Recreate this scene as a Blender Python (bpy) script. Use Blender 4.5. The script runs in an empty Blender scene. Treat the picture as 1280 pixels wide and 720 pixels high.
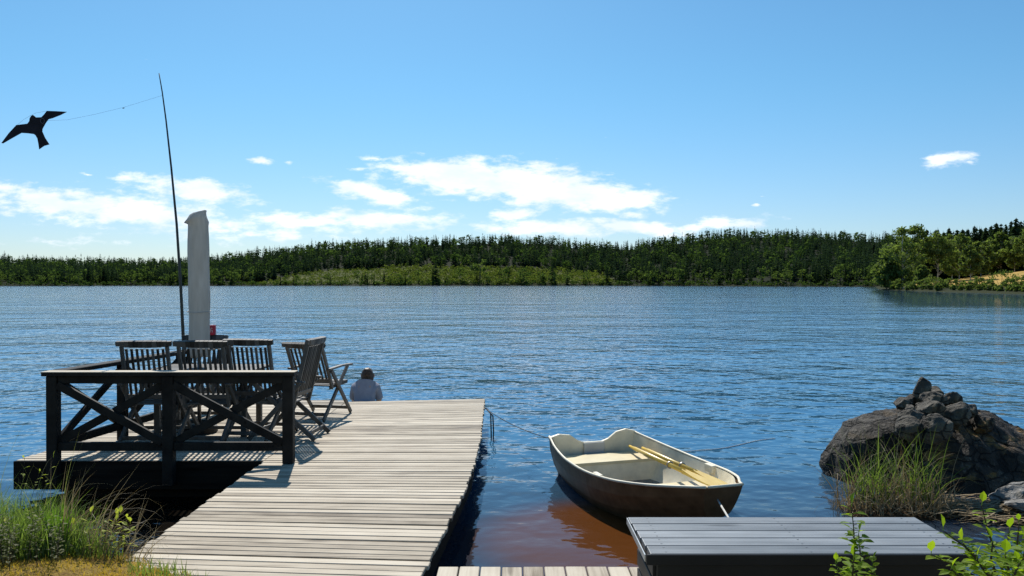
import bpy, bmesh, math, random
import numpy as np
from mathutils import Vector, Matrix, Euler, noise

random.seed(7); RNG = np.random.default_rng(11)
R = math.radians
sc = bpy.context.scene
col = sc.collection
CAM_Z, F, HOR = 2.07, 1000.0, 354.0
DECK = 0.37

# ------------------------------------------------------------------ helpers
def tag(o, label=None, cat=None, group=None, kind=None):
    if label: o['label'] = label
    if cat: o['category'] = cat
    if group: o['group'] = group
    if kind: o['kind'] = kind
    return o

def thing(name, label, cat, loc=(0, 0, 0), rz=0.0, group=None):
    o = bpy.data.objects.new(name, None); col.objects.link(o)
    o.empty_display_size = 0.2
    o.location = loc; o.rotation_euler = (0, 0, rz)
    return tag(o, label, cat, group)

def link_mesh(name, me, mat, parent=None):
    o = bpy.data.objects.new(name, me); col.objects.link(o)
    if mat and not me.materials: me.materials.append(mat)
    if parent: o.parent = parent
    return o

def np_mesh(name, V, faces_flat, sizes, smooth=False, tint=None):
    me = bpy.data.meshes.new(name)
    V = np.asarray(V, dtype=np.float32); ff = np.asarray(faces_flat, dtype=np.int32); sz = np.asarray(sizes, dtype=np.int32)
    me.vertices.add(len(V)); me.vertices.foreach_set('co', V.ravel())
    me.loops.add(len(ff)); me.loops.foreach_set('vertex_index', ff)
    me.polygons.add(len(sz))
    st = np.concatenate([[0], np.cumsum(sz)[:-1]]).astype(np.int32)
    me.polygons.foreach_set('loop_start', st)
    try: me.polygons.foreach_set('loop_total', sz)
    except Exception: pass
    if smooth: me.polygons.foreach_set('use_smooth', np.ones(len(sz), dtype=bool))
    me.update(calc_edges=True)
    if tint is not None:
        a = me.attributes.new('tint', 'FLOAT', 'POINT'); a.data.foreach_set('value', np.asarray(tint, dtype=np.float32))
    return me

class MB:
    def __init__(s): s.v = []; s.f = []
    def add(s, vs, fs):
        n = len(s.v); s.v += [tuple(v) for v in vs]; s.f += [tuple(i + n for i in f) for f in fs]
    def frame_box(s, c, ax, ay, az):
        """box centred at c with half-axis vectors"""
        c = Vector(c); vs = []
        for k in (-1, 1):
            for (i, j) in ((-1, -1), (1, -1), (1, 1), (-1, 1)):
                vs.append(c + ax * i + ay * j + az * k)
        s.add(vs, [(0, 3, 2, 1), (4, 5, 6, 7), (0, 1, 5, 4), (1, 2, 6, 5), (2, 3, 7, 6), (3, 0, 4, 7)])
    def box(s, x0, x1, y0, y1, z0, z1):
        s.frame_box(((x0 + x1) / 2, (y0 + y1) / 2, (z0 + z1) / 2), Vector(((x1 - x0) / 2, 0, 0)), Vector((0, (y1 - y0) / 2, 0)), Vector((0, 0, (z1 - z0) / 2)))
    def beam(s, p0, p1, w, h, up=(0, 0, 1)):
        """bar from p0 to p1; h measured along 'up' (made square to the bar), w across"""
        p0, p1 = Vector(p0), Vector(p1); d = p1 - p0; L = d.length; d.normalize()
        u = Vector(up); u = (u - d * u.dot(d)).normalized(); r = d.cross(u)
        s.frame_box((p0 + p1) / 2, r * (w / 2), d * (L / 2), u * (h / 2))
    def tube(s, pts, rad, n=8, cap=True):
        pts = [Vector(p) for p in pts]
        if not hasattr(rad, '__len__'): rad = [rad] * len(pts)
        base = len(s.v); prev = None
        for i, p in enumerate(pts):
            t = (pts[min(i + 1, len(pts) - 1)] - pts[max(i - 1, 0)])
            t = t.normalized() if t.length > 1e-9 else Vector((0, 0, 1))
            if prev is None:
                a = Vector((1, 0, 0)) if abs(t.x) < 0.8 else Vector((0, 1, 0))
                u = (a - t * a.dot(t)).normalized()
            else:
                u = (prev - t * prev.dot(t)).normalized()
            prev = u; w = t.cross(u)
            for k in range(n):
                a = 2 * math.pi * k / n
                s.v.append(tuple(p + (u * math.cos(a) + w * math.sin(a)) * rad[i]))
        for i in range(len(pts) - 1):
            for k in range(n):
                a = base + i * n + k; b = base + i * n + (k + 1) % n
                s.f.append((a, b, b + n, a + n))
        if cap:
            s.f.append(tuple(base + k for k in range(n))[::-1])
            s.f.append(tuple(base + (len(pts) - 1) * n + k for k in range(n)))
    def build(s, name, mat, parent=None, local=False, bevel=0.0, smooth=False, segs=1):
        off = Vector((0, 0, 0))
        if parent is not None and not local:
            p = parent
            while p is not None: off += p.location; p = p.parent
        me = bpy.data.meshes.new(name)
        me.from_pydata([tuple(Vector(v) - off) for v in s.v], [], s.f); me.update()
        if bevel > 0:
            bm = bmesh.new(); bm.from_mesh(me)
            bmesh.ops.bevel(bm, geom=bm.edges[:], offset=bevel, segments=segs, affect='EDGES', profile=0.6, clamp_overlap=True)
            bm.to_mesh(me); bm.free()
        if smooth:
            for p in me.polygons: p.use_smooth = True
        return link_mesh(name, me, mat, parent)

def copy_tree(o, parent=None):
    c = o.copy(); col.objects.link(c); c.parent = parent
    for ch in [x for x in o.children]: copy_tree(ch, c)
    return c

def at(px, py, Y):
    """the world point seen at photo pixel (px,py) at depth Y"""
    return Vector(((px - 640) / F * Y, Y, CAM_Z - (py - HOR) / F * Y))

# ------------------------------------------------------------------ materials
class NT:
    def __init__(s, tree): s.t = tree
    def n(s, typ, **kw):
        x = s.t.nodes.new(typ)
        for k, v in kw.items():
            if k == 'inp':
                for kk, vv in v.items():
                    if isinstance(vv, bpy.types.NodeSocket): s.t.links.new(vv, x.inputs[kk])
                    else: x.inputs[kk].default_value = vv
            else: setattr(x, k, v)
        return x
    def m(s, op, a, b=None, c=None, clamp=False):
        x = s.t.nodes.new('ShaderNodeMath'); x.operation = op; x.use_clamp = clamp
        for i, v in enumerate((a, b, c)):
            if v is None: continue
            if isinstance(v, bpy.types.NodeSocket): s.t.links.new(v, x.inputs[i])
            else: x.inputs[i].default_value = v
        return x.outputs[0]
    def ramp(s, fac, stops):
        x = s.t.nodes.new('ShaderNodeValToRGB'); s.t.links.new(fac, x.inputs[0])
        e = x.color_ramp.elements
        while len(e) < len(stops): e.new(0.5)
        for i, (p, c) in enumerate(stops):
            e[i].position = p; e[i].color = (c[0], c[1], c[2], 1)
        return x.outputs[0]
    def smooth(s, v, a, b):
        x = s.t.nodes.new('ShaderNodeMapRange'); x.interpolation_type = 'SMOOTHSTEP'
        s.t.links.new(v, x.inputs[0]); x.inputs[1].default_value = a; x.inputs[2].default_value = b
        return x.outputs[0]
    def mixc(s, f, a, b, mode='MIX'):
        x = s.t.nodes.new('ShaderNodeMix'); x.data_type = 'RGBA'; x.blend_type = mode
        for i, v in ((0, f), (6, a), (7, b)):
            if isinstance(v, bpy.types.NodeSocket): s.t.links.new(v, x.inputs[i])
            else: x.inputs[i].default_value = v if i == 0 else (v[0], v[1], v[2], 1)
        return x.outputs[2]

def new_mat(name):
    m = bpy.data.materials.new(name); m.use_nodes = True
    for n in list(m.node_tree.nodes): m.node_tree.nodes.remove(n)
    t = NT(m.node_tree); out = t.n('ShaderNodeOutputMaterial')
    return m, t, out

def wood_mat(name, c0, c1, c2, rough=0.75, axis=0, grain=(1.2, 30, 30), spec=0.3, island=0.35, bump=0.12, coord='Object', knots=True):
    """grain runs along local axis given by small scale component"""
    m, t, out = new_mat(name)
    tc = t.n('ShaderNodeTexCoord'); geo = t.n('ShaderNodeNewGeometry')
    rnd = geo.outputs['Random Per Island']
    off = t.n('ShaderNodeCombineXYZ', inp={0: t.m('MULTIPLY', rnd, 37.0), 1: t.m('MULTIPLY', rnd, 91.0), 2: t.m('MULTIPLY', rnd, 53.0)})
    v = t.n('ShaderNodeVectorMath', operation='ADD', inp={0: tc.outputs[coord], 1: off.outputs[0]})
    mp = t.n('ShaderNodeMapping', inp={0: v.outputs[0], 3: grain})
    n1 = t.n('ShaderNodeTexNoise', inp={'Vector': mp.outputs[0], 'Scale': 1.0, 'Detail': 6.0, 'Roughness': 0.65})
    n2 = t.n('ShaderNodeTexNoise', inp={'Vector': v.outputs[0], 'Scale': 3.1, 'Detail': 4.0})
    f = t.m('ADD', t.m('MULTIPLY', n1.outputs[0], 0.75), t.m('MULTIPLY', n2.outputs[0], 0.35))
    f = t.m('ADD', f, t.m('MULTIPLY', t.m('SUBTRACT', rnd, 0.5), island))
    c = t.ramp(f, [(0.28, c0), (0.52, c1), (0.8, c2)])
    if knots:
        mk = t.n('ShaderNodeMapping', inp={0: v.outputs[0], 3: (min(grain[0], 8), min(grain[1], 8), min(grain[2], 8))})
        vo = t.n('ShaderNodeTexVoronoi', inp={'Vector': mk.outputs[0], 'Scale': 0.8})
        kf = t.m('MULTIPLY', t.m('SUBTRACT', 1.0, t.smooth(vo.outputs[0], 0.05, 0.16)), 0.7)
        c = t.mixc(kf, c, (c0[0] * .5, c0[1] * .45, c0[2] * .4))
    b = t.n('ShaderNodeBump', inp={'Height': n1.outputs[0], 'Strength': bump * 3, 'Distance': 0.004})
    p = t.n('ShaderNodeBsdfPrincipled', inp={'Base Color': c, 'Roughness': rough, 'Specular IOR Level': spec, 'Normal': b.outputs[0]})
    t.t.links.new(p.outputs[0], out.inputs[0])
    return m

def plain_mat(name, color, rough=0.6, spec=0.4, var=0.25, scale=6.0, metallic=0.0, bump=0.0, detail=4.0):
    m, t, out = new_mat(name)
    tc = t.n('ShaderNodeTexCoord')
    n1 = t.n('ShaderNodeTexNoise', inp={'Vector': tc.outputs['Object'], 'Scale': scale, 'Detail': detail, 'Roughness': 0.6})
    lo = [max(0, c * (1 - var)) for c in color]; hi = [c * (1 + var) for c in color]
    c = t.ramp(n1.outputs[0], [(0.3, lo), (0.7, hi)])
    p = t.n('ShaderNodeBsdfPrincipled', inp={'Base Color': c, 'Roughness': rough, 'Specular IOR Level': spec, 'Metallic': metallic})
    if bump:
        b = t.n('ShaderNodeBump', inp={'Height': n1.outputs[0], 'Strength': 1.0, 'Distance': bump}); t.t.links.new(b.outputs[0], p.inputs['Normal'])
    t.t.links.new(p.outputs[0], out.inputs[0])
    return m

def leaf_mat(name, dark, light, transl=0.45, use_tint=False, trans_gain=(1.5, 1.6, 0.7), spec=0.2, per_object=True, rough=0.6):
    m, t, out = new_mat(name)
    geo = t.n('ShaderNodeNewGeometry'); oi = t.n('ShaderNodeObjectInfo')
    f = t.m('MULTIPLY', geo.outputs['Random Per Island'], 0.6)
    if use_tint:
        a = t.n('ShaderNodeAttribute', attribute_name='tint'); f = t.m('ADD', f, t.m('MULTIPLY', a.outputs['Fac'], 0.45))
    else:
        f = t.m('ADD', f, t.m('MULTIPLY', oi.outputs['Random'], 0.4))
    c = t.mixc(f, dark, light)
    d = t.n('ShaderNodeBsdfPrincipled', inp={'Base Color': c, 'Roughness': rough, 'Specular IOR Level': spec})
    tr = t.n('ShaderNodeBsdfTranslucent', inp={'Color': t.mixc(1.0, c, trans_gain, 'MULTIPLY')})
    mx = t.n('ShaderNodeMixShader', inp={0: transl, 1: d.outputs[0], 2: tr.outputs[0]})
    t.t.links.new(mx.outputs[0], out.inputs[0])
    return m

M = {}
M['deck'] = wood_mat('weathered_deck_wood', (.12, .088, .056), (.40, .335, .245), (.60, .52, .40), rough=.7, grain=(1.3, 34, 34), island=.42, bump=.2)
M['deck_y'] = wood_mat('weathered_boardwalk_wood', (.18, .14, .09), (.44, .375, .28), (.6, .53, .41), rough=.7, grain=(34, 1.3, 34), island=.3, bump=.2)
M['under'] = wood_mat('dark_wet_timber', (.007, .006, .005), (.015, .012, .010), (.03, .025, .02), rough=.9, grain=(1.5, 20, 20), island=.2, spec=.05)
M['rail'] = wood_mat('black_stained_wood', (.006, .0055, .005), (.012, .011, .010), (.03, .028, .025), rough=.6, grain=(8, 8, 8), island=.2, spec=.12)
M['chair'] = wood_mat('greyed_teak', (.018, .0165, .014), (.05, .046, .04), (.12, .112, .10), rough=.5, grain=(14, 14, 5), island=.45, spec=.3, knots=False)
M['bench'] = wood_mat('black_painted_planks', (.075, .082, .088), (.155, .166, .175), (.28, .295, .305), rough=.45, grain=(1.6, 26, 26), island=.35, spec=.4, bump=.16)
M['benchdark'] = plain_mat('black_paint', (.012, .012, .013), rough=.55, spec=.3)
M['lit_edge'] = plain_mat('lit_edge_pale', (.45, .46, .46), rough=.4, metallic=.6)  # pale colour stands in for sunlight on the bench edge
M['cover'] = plain_mat('parasol_cover_cloth', (.52, .51, .48), rough=.85, spec=.1, var=.10, scale=5)
M['steel'] = plain_mat('grey_steel', (.22, .22, .22), rough=.4, metallic=.8)
M['mast'] = plain_mat('dark_fibreglass', (.012, .016, .013), rough=.35, spec=.5)
M['kite'] = plain_mat('black_kite_cloth', (.012, .013, .022), rough=.7, spec=.2, var=.5, scale=9)
M['kitemark'] = plain_mat('grey_kite_print', (.09, .09, .12), rough=.7)
M['string'] = plain_mat('grey_string', (.14, .14, .15), rough=.8)
M['rope'] = plain_mat('pale_rope', (.55, .54, .5), rough=.9, spec=.1, scale=60)
M['darkrope'] = plain_mat('dark_wet_rope', (.03, .03, .03), rough=.7, spec=.2, scale=60)
M['red'] = plain_mat('red_tin', (.45, .02, .045), rough=.35)
M['white'] = plain_mat('white_print', (.7, .68, .66), rough=.5)
M['boat_in'] = plain_mat('cream_gelcoat', (.78, .71, .54), rough=.5, spec=.4, var=.2, scale=5, detail=8.0)
M['boat_seat'] = plain_mat('cream_painted_thwart', (.68, .58, .36), rough=.45, spec=.4, var=.1, scale=5)
M['oar'] = wood_mat('varnished_yellow_wood', (.55, .34, .05), (.66, .44, .07), (.74, .52, .12), rough=.35, grain=(20, 1.5, 20), spec=.5, knots=False)
M['skin'] = plain_mat('skin', (.45, .28, .2), rough=.55, var=.06)
M['shirt'] = plain_mat('pale_blue_grey_shirt', (.30, .31, .36), rough=.85, spec=.1, var=.08, scale=14)
M['trousers'] = plain_mat('navy_cloth', (.02, .025, .05), rough=.85, spec=.1)
M['hair'] = plain_mat('dark_brown_hair', (.075, .045, .026), rough=.5, spec=.3, var=.6, scale=40)
M['eye'] = plain_mat('eye', (.02, .015, .01), rough=.2)
M['bark'] = plain_mat('grey_bark', (.10, .085, .07), rough=.9, spec=.1, var=.5, scale=9)
M['birchbark'] = plain_mat('pale_birch_bark', (.4, .38, .34), rough=.85, spec=.1, var=.6, scale=3)
M['twig'] = plain_mat('brown_twig', (.07, .05, .035), rough=.7, spec=.2)
M['spruce'] = leaf_mat('spruce_needles', (.010, .022, .014), (.044, .070, .040), .3, use_tint=True, spec=0.0)
M['spruce_near'] = leaf_mat('spruce_needles_near', (.012, .024, .011), (.044, .070, .030), .3, spec=0.0)
M['birch'] = leaf_mat('birch_leaves', (.05, .085, .025), (.17, .21, .075), .5, spec=0.05, use_tint=True)
M['birch_far'] = leaf_mat('deciduous_leaves_far', (.040, .072, .025), (.12, .16, .055), .45, spec=0.0)
M['birch_mass'] = leaf_mat('young_growth_leaves', (.06, .095, .026), (.155, .175, .05), .4, use_tint=True, spec=0.0)
M['sapling'] = leaf_mat('sapling_leaves', (.11, .20, .018), (.21, .31, .03), .55, trans_gain=(1.9, 1.75, .5))
M['grass'] = leaf_mat('green_grass', (.07, .12, .03), (.21, .28, .09), .5)
M['brightgrass'] = leaf_mat('bright_green_grass', (.10, .21, .02), (.19, .32, .04), .5)
M['drygrass'] = leaf_mat('dry_grass', (.16, .13, .08), (.42, .37, .26), .3, trans_gain=(1.2, 1.1, .8))
M['sedge'] = leaf_mat('sedge_blades', (.06, .115, .02), (.17, .21, .07), .5)
M['straw'] = leaf_mat('dead_reed_straw', (.13, .09, .045), (.42, .33, .2), .2, trans_gain=(1.2, 1.1, .8))
M['mossblade'] = leaf_mat('yellow_moss', (.38, .25, .035), (.66, .52, .09), .4, trans_gain=(1.3, 1.2, .6))
M['shrubleaf'] = leaf_mat('small_dull_leaves', (.10, .12, .055), (.30, .30, .16), .5)
M['paleleaf'] = leaf_mat('pale_yellow_green_leaves', (.28, .36, .05), (.45, .48, .10), .5, trans_gain=(1.3, 1.3, .6))

# rock
def rock_mat(name, base, lichen, warm, lich_amt=.55):
    m, t, out = new_mat(name)
    tc = t.n('ShaderNodeTexCoord')
    mp = t.n('ShaderNodeMapping', inp={0: tc.outputs['Object'], 2: (.3, .5, .2), 3: (1, 1, 2.4)})
    n1 = t.n('ShaderNodeTexNoise', inp={'Vector': tc.outputs['Object'], 'Scale': 4.5, 'Detail': 7.0, 'Roughness': .62})
    n2 = t.n('ShaderNodeTexNoise', inp={'Vector': mp.outputs[0], 'Scale': 2.4, 'Detail': 6.0, 'Roughness': .65})
    n3 = t.n('ShaderNodeTexNoise', inp={'Vector': tc.outputs['Object'], 'Scale': 30.0, 'Detail': 5.0, 'Roughness': .7})
    wv = t.n('ShaderNodeVectorMath', operation='MULTIPLY_ADD', inp={0: n1.outputs['Color'], 1: (.25, .25, .25), 2: mp.outputs[0]})
    vo = t.n('ShaderNodeTexVoronoi', feature='DISTANCE_TO_EDGE', inp={'Vector': wv.outputs[0], 'Scale': 3.0})
    crack = t.m('SUBTRACT', 1.0, t.smooth(vo.outputs[0], .0, .06))
    c = t.ramp(n1.outputs[0], [(.3, [x * .4 for x in base]), (.5, base), (.72, [x * 2.1 for x in base])])
    spots = t.m('MULTIPLY', t.smooth(n3.outputs[0], .50, .58), t.smooth(n1.outputs[0], .52, .60))
    c = t.mixc(t.m('MULTIPLY', spots, lich_amt), c, lichen)
    c = t.mixc(t.m('MULTIPLY', t.smooth(n2.outputs[0], .52, .64), .7), c, warm)
    c = t.mixc(t.m('MULTIPLY', crack, .75), c, [x * .2 for x in base])
    h = t.m('ADD', n1.outputs[0], t.m('MULTIPLY', n3.outputs[0], .12))
    h = t.m('SUBTRACT', h, t.m('MULTIPLY', crack, .35))
    b = t.n('ShaderNodeBump', inp={'Height': h, 'Strength': 1.0, 'Distance': .11})
    p = t.n('ShaderNodeBsdfPrincipled', inp={'Base Color': c, 'Roughness': .75, 'Specular IOR Level': .3, 'Normal': b.outputs[0]})
    t.t.links.new(p.outputs[0], out.inputs[0]); return m
M['rock'] = rock_mat('dark_boulder', (.026, .021, .015), (.14, .125, .10), (.08, .052, .022), .6)
M['rockwarm'] = rock_mat('lichened_boulder', (.036, .027, .018), (.18, .155, .115), (.28, .15, .035), .6)
M['stone'] = rock_mat('grey_brown_stone', (.075, .066, .05), (.24, .22, .17), (.15, .11, .06), .6)
M['palestone'] = rock_mat('pale_stone', (.24, .23, .21), (.45, .43, .39), (.2, .17, .12), .5)

# hull: dark brown outside
m, t, out = new_mat('dark_brown_hull')
tc = t.n('ShaderNodeTexCoord')
n1 = t.n('ShaderNodeTexNoise', inp={'Vector': tc.outputs['Object'], 'Scale': 9.0, 'Detail': 6.0})
c = t.ramp(n1.outputs[0], [(.3, (.10, .054, .023)), (.7, (.19, .108, .05))])
p = t.n('ShaderNodeBsdfPrincipled', inp={'Base Color': c, 'Roughness': .5, 'Specular IOR Level': .35})
t.t.links.new(p.outputs[0], out.inputs[0]); M['hull'] = m

# bank soil with moss
m, t, out = new_mat('mossy_bank_soil')
tc = t.n('ShaderNodeTexCoord')
n1 = t.n('ShaderNodeTexNoise', inp={'Vector': tc.outputs['Object'], 'Scale': 4.0, 'Detail': 8.0, 'Roughness': .7})
n2 = t.n('ShaderNodeTexNoise', inp={'Vector': tc.outputs['Object'], 'Scale': 35.0, 'Detail': 6.0, 'Roughness': .7})
f = t.m('ADD', t.m('MULTIPLY', n1.outputs[0], .6), t.m('MULTIPLY', n2.outputs[0], .5))
c = t.ramp(f, [(.38, (.05, .035, .018)), (.52, (.26, .165, .045)), (.66, (.42, .30, .06)), (.8, (.26, .26, .06))])
b = t.n('ShaderNodeBump', inp={'Height': n2.outputs[0], 'Strength': 1.0, 'Distance': .03})
p = t.n('ShaderNodeBsdfPrincipled', inp={'Base Color': c, 'Roughness': .9, 'Specular IOR Level': .1, 'Normal': b.outputs[0]})
t.t.links.new(p.outputs[0], out.inputs[0]); M['bank'] = m

# far forest floor and clearing
m, t, out = new_mat('forest_floor')
tc = t.n('ShaderNodeTexCoord')
n1 = t.n('ShaderNodeTexNoise', inp={'Vector': tc.outputs['Object'], 'Scale': .06, 'Detail': 8.0, 'Roughness': .7})
c = t.ramp(n1.outputs[0], [(.3, (.04, .055, .02)), (.55, (.10, .11, .035)), (.72, (.16, .14, .055))])
sx = t.n('ShaderNodeSeparateXYZ', inp={0: tc.outputs['Object']})
ca = t.n('ShaderNodeAttribute', attribute_name='tint')
c = t.mixc(ca.outputs['Fac'], (.016, .02, .010), c)
c = t.mixc(t.smooth(sx.outputs[2], 2.4, .8), c, (.022, .026, .014))
p = t.n('ShaderNodeBsdfPrincipled', inp={'Base Color': c, 'Roughness': .95, 'Specular IOR Level': .05})
t.t.links.new(p.outputs[0], out.inputs[0]); M['floor'] = m

m, t, out = new_mat('dry_meadow')
tc = t.n('ShaderNodeTexCoord')
n1 = t.n('ShaderNodeTexNoise', inp={'Vector': tc.outputs['Object'], 'Scale': .25, 'Detail': 10.0, 'Roughness': .75})
c = t.ramp(n1.outputs[0], [(.3, (.17, .17, .045)), (.5, (.42, .27, .08)), (.7, (.56, .37, .12))])
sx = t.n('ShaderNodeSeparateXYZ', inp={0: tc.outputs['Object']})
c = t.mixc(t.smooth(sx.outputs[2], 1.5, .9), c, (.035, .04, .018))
p = t.n('ShaderNodeBsdfPrincipled', inp={'Base Color': c, 'Roughness': .95, 'Specular IOR Level': .05})
t.t.links.new(p.outputs[0], out.inputs[0]); M['meadow'] = m

# ------------------------------------------------------------------ world, sun, camera
SUN_AZ, SUN_EL = R(-11), R(46)
w = bpy.data.worlds.new('World'); sc.world = w; w.use_nodes = True
for n in list(w.node_tree.nodes): w.node_tree.nodes.remove(n)
t = NT(w.node_tree)
wout = t.n('ShaderNodeOutputWorld')
sky = t.n('ShaderNodeTexSky', sky_type='NISHITA', sun_disc=False, sun_elevation=SUN_EL, sun_rotation=SUN_AZ % (2 * math.pi), altitude=100.0, air_density=1.0, dust_density=0.35, ozone_density=2.2)
class _H: pass
hs = _H(); hs.outputs = [None]
tcw = t.n('ShaderNodeTexCoord')
sp = t.n('ShaderNodeSeparateXYZ', inp={0: tcw.outputs['Generated']})
yy = t.m('MAXIMUM', sp.outputs[1], 0.04)
U = t.m('DIVIDE', sp.outputs[0], yy); Vv = t.m('DIVIDE', sp.outputs[2], yy)
P = t.n('ShaderNodeCombineXYZ', inp={0: U, 1: Vv, 2: 0.0})
air = t.mixc(t.smooth(sp.outputs[2], .0, .26), (.65, .77, .95), (.51, .87, 1.0))   # clear northern air: deeper blue aloft
hs.outputs = [t.mixc(1.0, sky.outputs[0], air, 'MULTIPLY')]
nm = t.n('ShaderNodeMapping', inp={0: P.outputs[0], 3: (1.0, 2.6, 1.0)})
nz = t.n('ShaderNodeTexNoise', inp={'Vector': nm.outputs[0], 'Scale': 9.0, 'Detail': 7.0, 'Roughness': .6})
nf = t.n('ShaderNodeTexNoise', inp={'Vector': nm.outputs[0], 'Scale': 30.0, 'Detail': 6.0, 'Roughness': .62})
warp = t.n('ShaderNodeVectorMath', operation='MULTIPLY_ADD', inp={0: nz.outputs['Color'], 1: (.05, .022, 0), 2: P.outputs[0]})
warp2 = t.n('ShaderNodeVectorMath', operation='ADD', inp={0: warp.outputs[0], 1: (-.025, -.011, 0)})
# bodies of cloud: photo x, y, half width, half height, tilt(deg), strength
CL = [(520, 214, 45, 9, -6, 1), (585, 221, 75, 17, -4, 1.2), (660, 232, 85, 19, -6, 1.25), (735, 243, 70, 16, -5, 1.15), (785, 247, 40, 12, 0, 1.1),
      (465, 241, 58, 13, -14, 1.0), (475, 197, 22, 5, -8, .7), (449, 209, 15, 4, 0, .6), (560, 250, 30, 5, 0, .5),
      (238, 236, 78, 13, -9, .95), (60, 250, 130, 19, -8, .85), (155, 262, 170, 25, -6, .85), (20, 262, 120, 22, 0, .5), (250, 281, 170, 20, 0, .62),
      (400, 278, 150, 16, -2, .75), (480, 275, 95, 14, -2, .85), (330, 294, 170, 14, 0, .5), (90, 302, 220, 12, 0, .32),
      (645, 268, 32, 8, 6, .9), (690, 284, 100, 10, 0, .95), (795, 284, 80, 10, -4, .95), (786, 267, 28, 7, 0, .8), (893, 281, 66, 8, 4, .9), (625, 284, 50, 9, 0, .7),
      (1184, 201, 25, 8, 4, 1.05), (1208, 206, 8, 3, 0, .5), (325, 201, 19, 5, 0, .8), (360, 203, 10, 4, 0, .5), (113, 216, 17, 3.5, -5, .45), (766, 228, 9, 2.5, 0, .5),
      (760, 171, 12, 2.2, 6, .4), (962, 236, 15, 3, -5, .3), (955, 247, 12, 2.5, 0, .2), (690, 184, 12, 3, 0, .15), (190, 73, 18, 2.5, 0, .12), (945, 259, 8, 2.5, 0, .5)]
acc = None
for (cx, cy, rx, ry, ang, st) in CL:
    mp = t.n('ShaderNodeMapping', vector_type='TEXTURE', inp={0: warp2.outputs[0], 1: ((cx - 640) / F, (HOR - cy) / F, 0), 2: (0, 0, R(ang)), 3: (rx * 1.25 / F, ry * 1.3 / F, 1)})
    ln = t.n('ShaderNodeVectorMath', operation='LENGTH', inp={0: mp.outputs[0]})
    d = t.m('SUBTRACT', 1.0 - (1 - st) * 1.1, ln.outputs['Value'])
    acc = d if acc is None else t.m('SMOOTH_MAX', acc, d, .12)
dens = t.m('ADD', acc, t.m('MULTIPLY', t.m('SUBTRACT', nf.outputs[0], .53), 2.2))
dens = t.smooth(dens, -.14, .62)
dens = t.m('MULTIPLY', dens, .93)
front = t.smooth(sp.outputs[1], .05, .3)
dens = t.m('MULTIPLY', dens, front)
shade = t.smooth(nz.outputs[0], .35, .62)
ccol = t.mixc(shade, (8.0, 8.8, 9.8), (10.2, 10.5, 10.9))
skyc = t.mixc(dens, hs.outputs[0], ccol)
bg = t.n('ShaderNodeBackground', inp={'Color': skyc, 'Strength': 0.09})
t.t.links.new(bg.outputs[0], wout.inputs[0])

sun = bpy.data.lights.new('sun', 'SUN'); sun.energy = 4.2; sun.angle = R(.5); sun.color = (1, .955, .88)
so = bpy.data.objects.new('sun', sun); col.objects.link(so)
sv = Vector((math.sin(SUN_AZ) * math.cos(SUN_EL), math.cos(SUN_AZ) * math.cos(SUN_EL), math.sin(SUN_EL)))
so.rotation_euler = sv.to_track_quat('Z', 'Y').to_euler(); so.location = (-5, 30, 40)

cam = bpy.data.cameras.new('camera'); cam.sensor_width = 36; cam.lens = 36 * F / 1280; cam.clip_end = 6000; cam.clip_start = .05
co = bpy.data.objects.new('camera', cam); col.objects.link(co); co.location = (0, 0, CAM_Z)
co.rotation_euler = (R(90) - math.atan((360 - HOR) / F), 0, 0); sc.camera = co
sc.view_settings.view_transform = 'Standard'; sc.view_settings.look = 'None'; sc.view_settings.gamma = 1; sc.view_settings.exposure = 0.35
sc.cycles.use_denoising = True; sc.cycles.denoiser = 'OPENIMAGEDENOISE'; sc.cycles.denoising_input_passes = 'RGB_ALBEDO_NORMAL'; sc.cycles.denoising_prefilter = 'NONE'
sc.cycles.max_bounces = 8; sc.cycles.diffuse_bounces = 5; sc.cycles.glossy_bounces = 4; sc.cycles.transmission_bounces = 4; sc.cycles.transparent_max_bounces = 8
sc.cycles.sample_clamp_indirect = 2.5; sc.cycles.sample_clamp_direct = 12; sc.cycles.caustics_reflective = False; sc.cycles.caustics_refractive = False

# ------------------------------------------------------------------ water
def xs_right(Y): return 94 + (Y - 148) * .21 if Y < 250 else 115.4 + (Y - 250) * .45
m, t, out = new_mat('lake_water')
tc = t.n('ShaderNodeTexCoord'); ob = tc.outputs['Object']
sx = t.n('ShaderNodeSeparateXYZ', inp={0: ob}); X, Yc = sx.outputs[0], sx.outputs[1]
def nz_(scale, stretch, det, rough=.5, rot=0.0):
    mp = t.n('ShaderNodeMapping', inp={0: ob, 2: (0, 0, rot), 3: (1.0, stretch, 1.0)})
    return t.n('ShaderNodeTexNoise', inp={'Vector': mp.outputs[0], 'Scale': scale, 'Detail': det, 'Roughness': rough}).outputs[0]
a = t.m('MULTIPLY', nz_(1.9, 1.15, 2.0, .5, R(7)), .060)
b_ = t.m('MULTIPLY', nz_(5.0, 1.1, 2.0, .5, R(-10)), .019)
c_ = t.m('ADD', t.m('MULTIPLY', nz_(.2, 1.2, 2.0), .22), t.m('MULTIPLY', nz_(.75, 1.0, 3.0, .6, R(4)), .13))
big = t.smooth(nz_(.035, 3.0, 3.0), .3, .7)
h = t.m('ADD', t.m('ADD', a, b_), c_)
lee = t.m('MULTIPLY', t.smooth(t.m('SUBTRACT', X, t.m('MULTIPLY', Yc, .44)), -4.0, 8.0), t.smooth(Yc, 52.0, 85.0))
far = t.smooth(Yc, 10.0, 130.0)
near = t.smooth(Yc, 12.0, 5.0)
amp = t.m('MULTIPLY', t.m('SUBTRACT', 1.0, t.m('MULTIPLY', lee, .975)), t.m('SUBTRACT', 1.0, t.m('MULTIPLY', far, .25)))
amp = t.m('MULTIPLY', amp, t.m('SUBTRACT', 1.0, t.m('MULTIPLY', near, .62)))
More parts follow.
